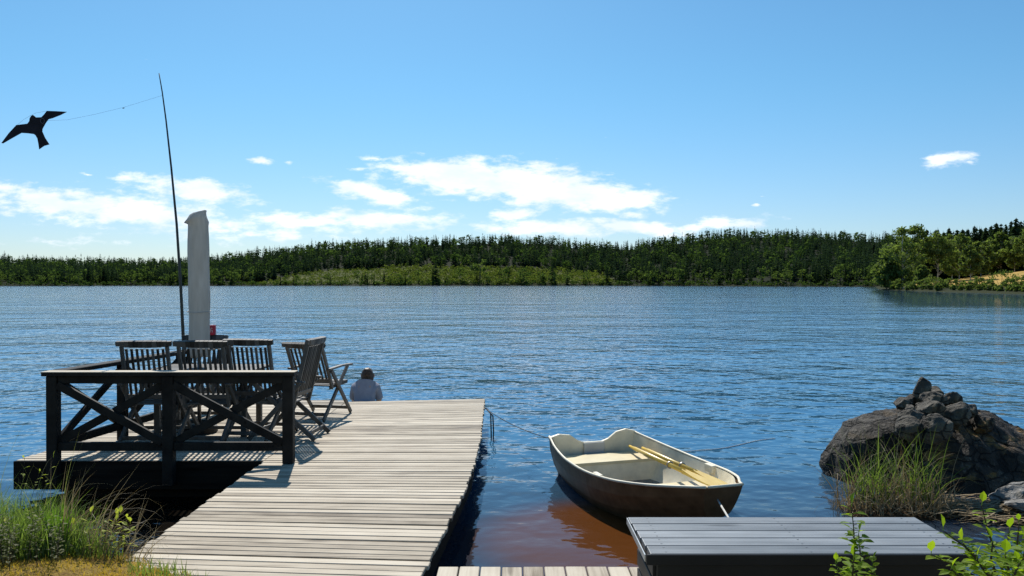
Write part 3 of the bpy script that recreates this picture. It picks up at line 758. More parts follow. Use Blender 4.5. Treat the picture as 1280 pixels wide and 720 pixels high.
# ------------------------------------------------------------------ chairs
def chair_proto(label, recline=0.0, back_len=.69):
    """folding slatted armchair, sitter looks along +Y"""
    r = thing('garden_chair', label, 'chair')
    SW = .285; mat = M['chair']
    hip = Vector((0, -.19, .40)); ang = R(14) + recline
    up = Vector((0, -math.sin(ang), math.cos(ang)))
    def bp_(x, s, dy=0): return Vector((x, hip.y + up.y * s, hip.z + up.z * s))
    nrm = Vector((0, math.cos(ang), math.sin(ang)))
    q = MB()
    for sx_ in (-1, 1): q.beam(bp_(sx_ * .235, -.02), bp_(sx_ * .235, back_len - .03), .03, .045, up=nrm)
    q.beam(bp_(-.22, .10), bp_(.22, .10), .03, .05, up=up)
    for i in range(8):
        x = -.189 + i * .054
        q.beam(bp_(x, .11), bp_(x, back_len - .06), .026, .016, up=nrm)
    bk = q.build('backrest', mat, r, local=True, bevel=.003)
    q = MB()   # curved top rail with rounded ends
    N = 12
    for i in range(N):
        x0, x1 = -.285 + .57 * i / N, -.285 + .57 * (i + 1) / N
        e = lambda x: .038 + .032 * (1 - (x / .285) ** 2) ** .5 if abs(x) < .285 else .038
        hgt = max(e((x0 + x1) / 2), .03); d0 = -.02 * (1 - (x0 / .285) ** 2); d1 = -.02 * (1 - (x1 / .285) ** 2)
        p0 = bp_(x0, back_len) + nrm * d0; p1 = bp_(x1, back_len) + nrm * d1
        q.beam(p0, p1, .05 if 0 < i < N - 1 else .04, hgt, up=up)
    q.build('top_rail', mat, bk, local=True, bevel=.002)
    q = MB()
    for i in range(8):
        yv = -.19 + i * .063; z = .42 + .010 * math.cos((i - 3.5) * .8) + .02 * i / 8
        q.box(-.225, .225, yv, yv + .05, z - .009, z + .009)
    for sx_ in (-1, 1): q.beam((sx_ * .21, -.2, .395), (sx_ * .21, .3, .415), .025, .04)
    q.build('seat', mat, r, local=True, bevel=.003)
    for sx_ in (-1, 1):
        x = sx_ * .265
        q = MB(); q.beam((x, -.33 - .1 * recline, .635), (x, .02, .65), .055, .024); q.beam((x, .018, .65), (x, .31, .642), .062, .024)
        q.build('armrest', mat, r, local=True, bevel=.006)
        q = MB(); q.beam((x - sx_ * .03, .27, .632), (x - sx_ * .03, -.43, .015), .028, .05); q.build('leg', mat, r, local=True, bevel=.004)
        q = MB(); q.beam((sx_ * .265, -.27, .62), (sx_ * .265, .30, .015), .028, .05); q.build('leg', mat, r, local=True, bevel=.004)
    for yv in (-.36, .25):
        q = MB(); q.beam((-.25, yv, .08), (.25, yv, .08), .02, .04); q.build('stretcher', mat, r, local=True, bevel=.003)
    return r
GRP = 'folding slatted armchairs around the table'
up1 = chair_proto('dark slatted armchair at the left end of the row facing the parasol table')
up1['group'] = GRP
def place(o, x, y, rz, label=None):
    o.location = (x, y, DECK); o.rotation_euler = (0, 0, rz)
    if label: o['label'] = label
    return o
def px_at(px, Y): return (px - 640) / F * Y
place(up1, px_at(178, 8.36), 8.36 + .36, R(2))
place(copy_tree(up1), px_at(251, 8.36), 8.36 + .36, R(-1), 'dark slatted armchair directly in front of the closed parasol')
place(copy_tree(up1), px_at(316, 8.6), 8.6 + .36, R(-9), 'greyer slatted armchair just right of the parasol, back to the shore')
place(copy_tree(up1), -2.52, 8.86, R(84), 'armchair seen side on at the right end of the table, legs splayed')
rec = chair_proto('reclined armchair facing the lake beside the seated person', recline=R(14), back_len=.62); rec['group'] = GRP
place(rec, -2.44, 10.25, R(-13))
rec2 = chair_proto('far armchair behind the parasol with a red can on its back', recline=R(6), back_len=.66); rec2['group'] = GRP
place(rec2, px_at(251, 9.9) - .0, 9.62, R(180))

# table
tb = thing('garden_table', 'dark slatted garden table under the closed parasol', 'table', (-3.5, 9.12, DECK))
q = MB(); ts = .095
for i in range(8):
    yv = 8.74 + i * .097; q.box(-4.05, -2.85, yv, yv + .085, DECK + .715, DECK + .74)
q.build('tabletop', M['chair'], tb, bevel=.004)
q = MB(); q.box(-3.98, -2.92, 8.8, 8.83, DECK + .63, DECK + .713); q.box(-3.98, -2.92, 9.42, 9.45, DECK + .63, DECK + .713); q.box(-3.98, -3.95, 8.832, 9.418, DECK + .63, DECK + .713); q.box(-2.95, -2.92, 8.832, 9.418, DECK + .63, DECK + .713)
q.build('apron', M['chair'], tb, bevel=.003)
for (x, y) in ((-3.93, 8.86), (-2.97, 8.86), (-3.93, 9.39), (-2.97, 9.39)):
    q = MB(); q.box(x - .03, x + .03, y - .03, y + .03, DECK, DECK + .714); q.build('leg', M['chair'], tb, bevel=.004)

# parasol in its cover
PX, PY = px_at(248.5, 9.12), 9.126
pa = thing('closed_parasol', 'tall closed parasol wrapped in a pale grey cloth cover', 'parasol', (PX, PY, DECK))
q = MB(); N = 26; rings = []
ZT = 2.86
levels = list(np.linspace(DECK + .86, 2.72, 34))
for i, z in enumerate(levels):
    f_ = i / 33; rr = .112 + .004 * math.sin(f_ * 3.0) + .0025 * math.sin(f_ * 17)
    if i == 0: rr *= .9
    rings.append((PX + .006 * math.sin(f_ * 5), PY, z, rr, 0.0))
rings += [(PX - .004, PY, 2.755, .114, .015), (PX - .026, PY - .012, 2.785, .122, .03), (PX - .034, PY - .014, 2.80, .121, .045), (PX - .026, PY - .01, 2.83, .108, .05), (PX - .008, PY, 2.868, .094, .03), (PX + .004, PY, 2.882, .07, .02), (PX + .008, PY, 2.886, .03, .01)]
for (cx, cy, z, rr, sl) in rings:
    for k in range(N):
        a = 2 * math.pi * k / N
        wr_ = 1 + .035 * noise.noise(Vector((math.cos(a) * 2.2, math.sin(a) * 2.2, z * 1.1))) + .03 * (1 - 1.6 * abs(math.sin(2.5 * a + z * .45))) + .02 * noise.noise(Vector((math.cos(a) * 4, math.sin(a) * 4, z * 9)))
        q.v.append((cx + rr * wr_ * math.cos(a), cy + rr * wr_ * math.sin(a) * .95, z - sl * math.cos(a - math.pi) + .012 * noise.noise(Vector((a, z * 6, 1)))))
for i in range(len(rings) - 1):
    for k in range(N):
        a = i * N + k; b = i * N + (k + 1) % N; q.f.append((a, b, b + N, a + N))
q.f.append(tuple(range(N))[::-1]); q.f.append(tuple((len(rings) - 1) * N + k for k in range(N)))
m, t, out = new_mat('parasol_cloth')
tc = t.n('ShaderNodeTexCoord'); mp = t.n('ShaderNodeMapping', inp={0: tc.outputs['Object'], 3: (9, 9, 2)})
n1 = t.n('ShaderNodeTexNoise', inp={'Vector': mp.outputs[0], 'Scale': 1.6, 'Detail': 6.0})
c = t.ramp(n1.outputs[0], [(.3, (.50, .49, .455)), (.7, (.64, .63, .595))])
bq = t.n('ShaderNodeBump', inp={'Height': n1.outputs[0], 'Strength': .5, 'Distance': .02})
d = t.n('ShaderNodeBsdfDiffuse', inp={'Color': c, 'Normal': bq.outputs[0]}); tr = t.n('ShaderNodeBsdfTranslucent', inp={'Color': c})
mx = t.n('ShaderNodeMixShader', inp={0: .4, 1: d.outputs[0], 2: tr.outputs[0]}); t.t.links.new(mx.outputs[0], out.inputs[0])
q.build('cover', m, pa, smooth=True)
q = MB(); q.tube([(PX, PY, DECK + .05), (PX, PY, DECK + .9)], .022, 10); q.build('pole', M['steel'], pa, smooth=True)
q = MB(); q.tube([(PX, PY, DECK), (PX, PY, DECK + .06), (PX, PY, DECK + .09)], [.2, .2, .06], 20); q.build('base', M['benchdark'], pa)
q = MB(); q.tube([(PX + .125 * math.cos(a), PY + .125 * math.sin(a), 1.75 + .01 * math.sin(a)) for a in np.linspace(0, 2 * math.pi, 24)], .006, 5); q.build('tie_cord', M['cover'], pa)

# red can on the far chair back
dg = bpy.context.evaluated_depsgraph_get(); dg.update()
rt = [c for c in rec2.children if c.name.startswith('backrest')][0].children[0]
ztop = max((rt.matrix_world @ v.co).z for v in rt.data.vertices); cyr = np.mean([(rt.matrix_world @ v.co).y for v in rt.data.vertices])
CX = px_at(265.5, cyr); 
can = thing('tin_can', 'small red tin can with a white mark on top of a chair', 'can', (CX, cyr, ztop))
q = MB(); q.tube([(CX, cyr, ztop - .004), (CX, cyr, ztop + .004), (CX, cyr, ztop + .11), (CX, cyr, ztop + .12)], [.036, .042, .042, .038], 18); q.build('body', M['red'], can, smooth=False)
q = MB()
for (x0, z0, x1, z1) in ((-.014, .03, -.002, .085), (-.002, .085, .016, .08), (-.008, .058, .012, .058), (.012, .03, .012, .058)):
    f_ = lambda x: cyr - math.sqrt(.0432 ** 2 - x * x)
    q.beam((CX + x0, f_(x0), ztop + z0), (CX + x1, f_(x1), ztop + z1), .004, .006, up=(0, -1, 0))
q.build('print', M['white'], can)

# ------------------------------------------------------------------ kite pole and bird kite
PYp = 10.1
pole = thing('kite_pole', 'thin dark bending pole rising from the platform with the bird kite', 'pole', (at(232, 500, PYp).x, PYp, DECK))
pts = [Vector((at(233, 500, PYp).x, PYp, DECK))] + [at(px, py, PYp) for px, py in ((229, 424), (226, 360), (221, 280), (214.5, 210), (208, 150), (203.5, 116), (199.5, 92))]
q = MB(); q.tube(pts, [.024, .022, .019, .016, .013, .010, .008, .006], 8); q.build('mast', M['mast'], pole, smooth=True)
q = MB(); q.tube([pts[0], pts[0] + Vector((0, 0, .12))], .04, 10); q.build('socket', M['steel'], pole)
KY = 8.3
KP = [(0, 525), (90, 415), (180, 325), (215, 322), (310, 312), (332, 285), (338, 250), (355, 224), (375, 214), (392, 226), (412, 243), (470, 240), (500, 208), (530, 168), (640, 170), (747, 175), (680, 212), (590, 250), (548, 262), (515, 310), (482, 372), (480, 400), (510, 470), (557, 545), (500, 562), (445, 602), (436, 540), (425, 480), (405, 445), (385, 430), (310, 420), (240, 415), (130, 472), (20, 530)]
kpts = [at(x / 9.0, 120 + y / 9.0, KY) for x, y in KP]
cK = at(420 / 9, 120 + 330 / 9, KY)
kite = thing('bird_kite', 'black bird of prey shaped kite flying left of the pole', 'kite', tuple(cK))
def kbend(p):
    d = (p.x - cK.x); return Vector((p.x, p.y + .10 * abs(d) ** 1.3, p.z))
from mathutils.geometry import tessellate_polygon
tri = tessellate_polygon([[Vector((p.x, p.z, 0)) for p in kpts]])
bm = bmesh.new(); vs = [bm.verts.new((p.x, p.y, p.z)) for p in kpts]
for a, b, c in tri:
    try: bm.faces.new((vs[a], vs[b], vs[c]))
    except ValueError: pass
bmesh.ops.subdivide_edges(bm, edges=bm.edges[:], cuts=2, use_grid_fill=True)
for v in bm.verts: v.co = kbend(v.co) - cK
bmesh.ops.recalc_face_normals(bm, faces=bm.faces[:])
g = bmesh.ops.solidify(bm, geom=bm.faces[:], thickness=.004)
me = bpy.data.meshes.new('cloth'); bm.to_mesh(me); bm.free()
link_mesh('cloth', me, M['kite'], kite)
q = MB(); q.tube([kbend(at(375 / 9, 120 + 225 / 9, KY)) + Vector((0, .006, 0)), at(440 / 9, 120 + 400 / 9, KY) + Vector((0, .008, 0)), kbend(at(500 / 9, 120 + 560 / 9, KY)) + Vector((0, .006, 0))], .004, 6)
q.build('spar', M['mast'], kite)
rc = at(487 / 9, 120 + 283 / 9, KY); q = MB()
q.tube([kbend(Vector((rc.x + .020 * math.cos(a), KY, rc.z + .026 * math.sin(a)))) + Vector((0, -.007, 0)) for a in np.linspace(0, 2 * math.pi, 16)], .0035, 5); q.build('ring_print', M['kitemark'], kite)
q = MB()
A_ = at(199.8, 119, PYp)
lp = []
for i, (px, py) in enumerate(((203.9, 119.5), (178, 127.5), (155, 134.5), (120, 143), (85, 150), (58, 151))):
    f_ = i / 5; lp.append(at(px, py, PYp + (KY + .05 - PYp) * f_))
q.tube(lp, .0010, 5)
q.tube([kbend(at(195 / 9, 120 + 322 / 9, KY)), at(280 / 9, 120 + 262 / 9, KY), at(400 / 9, 120 + 196 / 9, KY), kbend(at(528 / 9, 120 + 170 / 9, KY))], .0010, 4)
q.build('line', M['string'], kite)
kn = at(155, 135.4, PYp + (KY + .05 - PYp) * .4); q = MB(); q.tube([kn - Vector((.014, 0, .003)), kn, kn + Vector((.014, 0, .003))], [.002, .006, .002], 6); q.build('swivel', M['mast'], kite)

# ------------------------------------------------------------------ boat
GL = [(685, 542), (696, 569), (715, 586), (743, 596.5), (785, 601), (827, 602.5), (889, 602)]
BS_C = Vector((.885, 8.80)); BB_C = Vector((1.68, 6.32))
ax2 = (BB_C - BS_C); BLEN = ax2.length; ax2.normalize(); la2 = Vector((-ax2.y, ax2.x))   # la2 points to +X side
boat = thing('rowing_boat', 'small brown and cream rowing boat moored beside the dock', 'boat', (BS_C.x, BS_C.y, 0))
def bpt(s, l, z):
    p = BS_C + ax2 * s + la2 * l; return Vector((p.x, p.y, z))
NST = 26
def half_beam(f): return lerp_tab(f, [(0, .50), (.12, .575), (.3, .635), (.5, .645), (.68, .585), (.82, .45), (.92, .28), (1, .15)])
def sheer(f): return .405 - .36 * f * (1 - f) + .055 * f ** 2.0
def smooth_hb(f):
    return (half_beam(max(0, f - .05)) + 2 * half_beam(f) + half_beam(min(1, f + .05))) / 4
def section(f, inset=0.0, n=9):
    """points from left gunwale under the keel to right gunwale"""
    hb = smooth_hb(f) - inset; sh = sheer(f); kz = -.12 + .30 * max(0, (f - .55) / .45) ** 2.0 + inset * 1.2
    bot = hb * lerp_tab(f, [(0, .68), (.5, .74), (.8, .62), (1, .7)])
    out_ = []
    for k in range(n + 1):
        a = k / n
        if a < .5:
            b = a / .5; x = hb + (bot - hb) * b ** 1.7 if b < 1 else bot; z = sh + (kz + .05 - sh) * b
            out_.append((-x, z))
        else: out_.append(None)
    half = [(hb, sh), (hb - (hb - bot) * .10, sh - (sh - kz - .05) * .3), (hb - (hb - bot) * .38, sh - (sh - kz - .05) * .62), (hb - (hb - bot) * .75, sh - (sh - kz - .05) * .88), (bot * .93, kz + .035), (bot * .6, kz + .012), (0, kz)]
    return [(-x, z) for x, z in half] + [(x, z) for x, z in half[-2::-1]]
def hull_mesh(inset, flip):
    q = MB(); secs = []
    for i in range(NST + 1):
        f = i / NST; fs_ = f
        s_ = f * BLEN
        if inset: s_ = .03 + f * (BLEN - .06)
        sec = section(f, inset)
        for (l, z) in sec:
            rake = -.06 * max(0, (.42 - z)) if f < .02 else (-.38 * (sheer(1) - z) * ((f - .7) / .3) if f > .7 else 0)
            q.v.append(tuple(bpt(s_ + rake, l, z)))
        secs.append(len(sec))
    n = secs[0]
    for i in range(NST):
        for k in range(n - 1):
            a = i * n + k; fc = (a, a + 1, a + n + 1, a + n); q.f.append(fc if flip else fc[::-1])
    return q, n
q, n = hull_mesh(0.0, True)
q.f.append(tuple(NST * n + k for k in range(n)))             # bow transom
q.build('hull', M['hull'], boat, smooth=False)
q, n = hull_mesh(.022, False)
q.f.append(tuple(NST * n + k for k in range(n))[::-1])
q.build('inner_shell', M['boat_in'], boat, smooth=True)
# stern board with its dip for an outboard
hb = smooth_hb(0); sh = sheer(0)
TP = [(-hb, sh + .0), (-hb * .80, sh + .03), (-hb * .55, sh + .015), (-hb * .36, sh - .05), (-hb * .22, sh - .075), (hb * .22, sh - .075), (hb * .36, sh - .05), (hb * .55, sh + .02), (hb * .78, sh + .045), (hb, sh + .02)]
low = [(x, z) for x, z in section(0)][1:-1][::-1]
out2 = TP + low
q = MB(); n2 = len(out2)
for sft in (-.002, .034):
    for (l, z) in out2: q.v.append(tuple(bpt(sft - .06 * max(0, .42 - z), l * (1 if sft < 0 else .985), z)))
tt_ = tessellate_polygon([[Vector((l, z, 0)) for l, z in out2]])
for a, b, c in tt_: q.f.append((a, b, c)); q.f.append((a + n2, c + n2, b + n2))
for k in range(n2): q.f.append((k, k + n2, (k + 1) % n2 + n2, (k + 1) % n2))
q.build('transom', M['boat_in'], boat)
# engine pad
q = MB(); q.frame_box(bpt(.045, 0, sh - .15), Vector((la2.x, la2.y, 0)) * .12, Vector((ax2.x, ax2.y, 0)) * .012, Vector((0, 0, .07))); q.build('motor_pad', M['cover'], boat, bevel=.003)
# gunwale bead
for sd in (-1, 1):
    pts = [bpt(f * BLEN, sd * (smooth_hb(f) - .004), sheer(f) + .006) for f in np.linspace(0, 1, 28)]
    q = MB(); q.tube(pts, .012, 8); q.build('gunwale', M['boat_in'], boat, smooth=True)
q = MB(); q.tube([bpt(BLEN, l, sheer(1) + .006) for l in np.linspace(-.15, .15, 5)], .012, 8)
q.build('gunwale', M['boat_in'], boat, smooth=True)
# foredeck lip, seats, floor
def thwart(name, f0, f1, z, mat, boxed=False, zb=.0):
    q = MB(); seg = 5
    for i in range(seg):
        fa, fb = f0 + (f1 - f0) * i / seg, f0 + (f1 - f0) * (i + 1) / seg
        for (fq) in (fa, fb):
            w_ = smooth_hb(fq) - .04 - .30 * max(0, fq - .6)
            for zz in (z, z - .03): 
                for sd in (-1, 1): q.v.append(tuple(bpt(fq * BLEN, sd * w_, zz)))
        b = len(q.v) - 8
        q.f += [(b, b + 1, b + 5, b + 4), (b + 2, b + 6, b + 7, b + 3)]
        if i == 0: q.f.append((b, b + 2, b + 3, b + 1))
        if i == seg - 1: q.f.append((b + 4, b + 5, b + 7, b + 6))
    q.build(name, mat, boat)
    if boxed:
        q = MB()
        fq = f1 if boxed == 1 else f0
        w1, w0 = smooth_hb(fq) - .05, smooth_hb(fq) * .72
        q.add([bpt(fq * BLEN - .012 * (1 if boxed == 1 else -1), -w1, z - .032), bpt(fq * BLEN - .012 * (1 if boxed == 1 else -1), w1, z - .032), bpt(fq * BLEN, w0, zb), bpt(fq * BLEN, -w0, zb)], [(0, 1, 2, 3)])
        q.build('seat_front', M['boat_in'], boat)
thwart('stern_seat', .05, .20, .22, M['boat_seat'], boxed=1, zb=-.07)
thwart('bow_seat', .62, .80, .25, M['boat_seat'], boxed=2, zb=.0)
q = MB()
for l0 in (-.28, -.09, .10): q.frame_box(bpt(.43 * BLEN, l0 + .085, -.035), Vector((la2.x, la2.y, 0)) * .08, Vector((ax2.x, ax2.y, 0)) * (.20 * BLEN), Vector((0, 0, .008)))
q.build('floor_boards', M['boat_in'], boat, bevel=.003)
for sd in (-1, 1):   # rowlock blocks
    f = .56; q = MB(); q.frame_box(bpt(f * BLEN, sd * (smooth_hb(f) - .045), sheer(f) - .02), Vector((la2.x, la2.y, 0)) * .022, Vector((ax2.x, ax2.y, 0)) * .07, Vector((0, 0, .035))); q.build('rowlock_block', M['boat_in'], boat, bevel=.004)
# oars lie along the right side
def oar(label, s0, l0, z0, s1, l1, z1):
    p0, p1 = bpt(s0, l0, z0), bpt(s1, l1, z1)
    o = thing('oar', label, 'oar', tuple(p0), group='oars lying in the boat')
    d = (p1 - p0); L = d.length; dn = d.normalized(); side = dn.cross(Vector((0, 0, 1))).normalized(); upv = side.cross(dn)
    q = MB(); q.tube([p0 + d * .0, p0 + d * .06, p0 + d * .09, p0 + d * .72], [.015, .015, .021, .022], 10); q.build('shaft', M['oar'], o, smooth=True)
    q = MB(); b = []
    for f_, w_, th in ((.70, .02, .02), (.75, .028, .014), (.82, .040, .010), (.9, .048, .008), (.97, .046, .006), (1.0, .038, .005)):
        c_ = p0 + d * f_; i0 = len(q.v)
        for (a, bb) in ((-1, -1), (1, -1), (1, 1), (-1, 1)): q.v.append(tuple(c_ + side * w_ * a + upv * th * bb))
        b.append(i0)
    for i in range(len(b) - 1):
        for k in range(4): q.f.append((b[i] + k, b[i] + (k + 1) % 4, b[i + 1] + (k + 1) % 4, b[i + 1] + k))
    q.f.append((b[0] + 3, b[0] + 2, b[0] + 1, b[0])); q.f.append(tuple(b[-1] + k for k in range(4)))
    q.build('blade', M['oar'], o)
    cc = p0 + d * .55; q = MB(); q.tube([cc + (side * math.cos(a) + upv * math.sin(a)) * .03 for a in np.linspace(0, 2 * math.pi, 14)], .006, 6); q.build('collar', M['steel'], o)
oar('yellow wooden oar lying nearer the middle of the boat', .16, .37, .285, 2.42, .03, .42)
oar('yellow wooden oar lying against the right side of the boat', .30, .46, .285, 2.36, .16, .40)

# ------------------------------------------------------------------ ropes
def rope(name, label, pts, r, mat):
    o = MB(); o.tube(pts, r, 6); x = o.build(name, mat, None, smooth=True)
    return tag(x, label, 'rope')
st_l = bpt(.02, -smooth_hb(0) + .03, sheer(0) - .02)
c0 = Vector((-.34, 11.1, .31))
rope('mooring_rope', 'thin rope from the dock corner to the stern of the boat', [c0.lerp(st_l, f) - Vector((0, 0, .18 * f * (1 - f))) for f in np.linspace(0, 1, 14)], .0045, M['darkrope'])
h0 = Vector((-.27, 10.6, .33)); 
rope('hanging_rope', 'dark rope loop dangling into the water off the dock side', [Vector((-.34, 10.9, .35)), Vector((-.285, 10.7, .32)), Vector((-.278, 10.66, .1)), Vector((-.272, 10.66, -.18)), Vector((-.255, 10.64, -.18)), Vector((-.245, 10.62, .1)), Vector((-.255, 10.66, .3)), Vector((-.34, 10.9, .345))], .009, M['darkrope'])
bw = bpt(BLEN - .10, -.03, .42)
bow_end = at(949, 645, 5.25)
rope('bow_rope', 'pale rope running from the bow towards the black bench', [bpt(BLEN + .0, -.06, .36), bpt(BLEN, -.06, .36).lerp(Vector((1.55, 4.7, .32)), .35) - Vector((0, 0, .03)), bpt(BLEN, -.06, .36).lerp(Vector((1.55, 4.7, .32)), .7) - Vector((0, 0, .03)), Vector((1.55, 4.7, .33))], .008, M['rope'])
rope('floating_rope', 'faint rope floating on the water between boat and boulders', [Vector((1.75 + 1.75 * f, 9.5 + 1.1 * f + .06 * math.sin(f * 9), .006)) for f in np.linspace(0, 1, 16)], .0045, M['rope'])

# ------------------------------------------------------------------ boulders and stones
def rock(name, label, c, size, seed, mat, rot=(0, 0, 0), sub=4, amp=.28, cat='stone', group=None, flat=0.0):
    bm = bmesh.new(); bmesh.ops.create_icosphere(bm, subdivisions=sub, radius=1)
    rg = random.Random(seed); planes = []
    for k in range(11):
        v = Vector((rg.uniform(-1, 1), rg.uniform(-1, 1), rg.uniform(-1, 1))).normalized(); planes.append((v, rg.uniform(.66, .92)))
    E = Euler(rot).to_matrix()
    for v in bm.verts:
        p = v.co.copy()
        for (nv, d) in planes:
            k = p.dot(nv)
            if k > d: p -= nv * (k - d) * .93
        nn = noise.noise(p * 1.4 + Vector((seed * 3.7, 0, 0))) * amp + noise.noise(p * 3.6 + Vector((0, seed * 2.1, 0))) * amp * .4 + noise.noise(p * 9 + Vector((0, 0, seed))) * amp * .14
        p *= 1 + nn
        v.co = E @ Vector((p.x * size[0], p.y * size[1], p.z * size[2]))
    me = bpy.data.meshes.new(name); bm.to_mesh(me); bm.free()
    for p in me.polygons: p.use_smooth = True
    try: me.set_sharp_from_angle(angle=R(38))
    except Exception: pass
    o = link_mesh(name, me, mat); o.location = c
    return tag(o, label, cat, group)
RYd = 8.6
def rp(px, py, Y): return tuple(at(px, py, Y))
def hull_rock(name, label, pts, seed, mat, amp=.05, cat='boulder'):
    P_ = [at(x, y, Y) if len(q_) == 3 else Vector(q_[:3]) for q_ in pts for (x, y, Y) in [q_[:3]]]
    c = sum(P_, Vector()) / len(P_)
    bm = bmesh.new()
    for p in P_: bm.verts.new(p - c)
    r_ = bmesh.ops.convex_hull(bm, input=bm.verts[:])
    bmesh.ops.delete(bm, geom=list({v for v in list(r_['geom_unused']) + list(r_['geom_interior']) if isinstance(v, bmesh.types.BMVert)}), context='VERTS')
    bmesh.ops.subdivide_edges(bm, edges=bm.edges[:], cuts=2, use_grid_fill=True, smooth=.25)
    bmesh.ops.triangulate(bm, faces=bm.faces[:])
    for k in range(2):
        bmesh.ops.subdivide_edges(bm, edges=bm.edges[:], cuts=1, use_grid_fill=True)
    bm.normal_update(); S_ = Vector((seed * 7.3, seed * 1.9, 0)); new = []
    for v in bm.verts:
        p = v.co
        n1 = 1 - 2 * abs(noise.noise(p * 1.9 + S_)); n2 = 1 - 2 * abs(noise.noise(p * 4.7 + S_)); n3 = noise.noise(p * 11 + S_); n4 = noise.noise(p * 26 + S_)
        new.append(p + v.normal * amp * (.9 * n1 + .55 * n2 + .4 * n3 + .18 * n4))
    for v, p in zip(bm.verts, new): v.co = p
    me = bpy.data.meshes.new(name); bm.to_mesh(me); bm.free()
    for p in me.polygons: p.use_smooth = True
    try: me.set_sharp_from_angle(angle=R(32))
    except Exception: pass
    o = link_mesh(name, me, mat); o.location = c
    return tag(o, label, cat)
hull_rock('boulder', 'dark rounded boulder at the left of the stone pile in the lake',
          [(1030, 579, 8.75), (1036, 561, 8.75), (1054, 539, 8.75), (1078, 521, 8.75), (1100, 514, 8.8), (1126, 510, 8.8), (1135, 522, 8.7), (1142, 612, 8.6), (1040, 606, 8.75), (1072, 556, 8.3), (1112, 548, 8.2), (1118, 622, 8.15), (1062, 622, 8.3), (1060, 560, 9.2), (1120, 535, 9.3), (1120, 620, 9.3), (1050, 610, 9.2)], 3, M['rock'], .05)
hull_rock('boulder', 'huge dark boulder with orange lichen sloping down to the right',
          [(1148, 612, 8.5), (1152, 566, 8.5), (1168, 527, 8.6), (1183, 508, 8.65), (1198, 508, 8.7), (1226, 523, 8.75), (1252, 531, 8.8), (1284, 546, 8.8), (1330, 575, 8.8), (1340, 620, 8.8), (1160, 548, 8.25), (1194, 528, 8.35), (1240, 551, 8.3), (1290, 572, 8.3), (1164, 620, 7.95), (1232, 626, 7.85), (1300, 626, 8.0), (1210, 530, 9.3), (1290, 560, 9.4), (1330, 610, 9.3), (1160, 610, 9.2)], 12, M['rockwarm'], .052)
rock('boulder', 'dark boulder filling the middle of the pile below the cobbles', rp(1165, 590, 8.35), (.40, .35, .58), 21, M['rock'], (0, 0, R(30)), 5, .25, 'boulder')
rock('boulder', 'low boulder end at the right photo edge behind the lichened one', rp(1292, 590, 8.9), (.5, .5, .5), 33, M['rockwarm'], (0, R(20), 0), 5, .22, 'boulder')
ST = [(1154, 489, 8.75, .095, .10, .145, 'pointed stone standing upright at the very top of the pile', R(8)),
      (1170, 492, 8.9, .10, .1, .075, 'small round stone right behind the pointed top stone', 0),
      (1168, 499, 8.55, .15, .12, .075, 'flat oblong stone just under the top stones', R(8)),
      (1190, 501, 8.6, .075, .1, .11, 'dark leaning stone at the right of the top stones', R(-25)),
      (1129, 506, 8.6, .085, .09, .075, 'brownish round stone at the upper left of the pile', 0),
      (1141, 502, 8.8, .09, .09, .075, 'black stone wedged left of the pointed top stone', 0),
      (1163, 512, 8.4, .165, .13, .105, 'broad dark block in the middle of the upper pile', R(4)),
      (1138, 512, 8.5, .055, .06, .055, 'little tan stone between the left boulder and the pile', 0),
      (1142, 524, 8.3, .135, .12, .10, 'rounded olive grey stone left of the middle block', R(-6)),
      (1139, 537, 8.15, .15, .14, .115, 'smooth olive cobble just above the reeds', R(-12)),
      (1171, 535, 8.1, .16, .14, .15, 'pale flecked stone resting on the middle boulder', R(20)),
      (1196, 520, 8.45, .17, .15, .12, 'long brown stone sloping down the right side of the pile', R(32)),
      (1210, 514, 8.75, .10, .1, .08, 'small dark stone on the right shoulder of the pile', R(20)),
      (1227, 529, 8.75, .12, .12, .10, 'orange stained stone low on the right shoulder', R(28))]
for i, (px, py, Y, a, b, c, lab, ry) in enumerate(ST):
    rock('stone', lab, rp(px, py, Y - (.42 if py > 508 else .25)), (a * 1.02, b * 1.0, c * 1.02), 50 + i * 3, M['rockwarm'] if 'orange' in lab else (M['rock'] if 'black' in lab else M['stone']), (0, ry, R(17 * i)), 4, .2, 'stone', 'stones piled on the boulders')
rock('stone', 'pale grey stone in the shallows at the right photo edge', rp(1268, 620, 7.3), (.20, .16, .11), 91, M['palestone'], (0, R(-14), 0), 4, .25, 'stone')
rock('stone', 'low white stone half under water beside the pale grey stone', rp(1282, 633, 7.0), (.17, .15, .07), 93, M['palestone'], (0, 0, 0), 4, .25, 'stone')

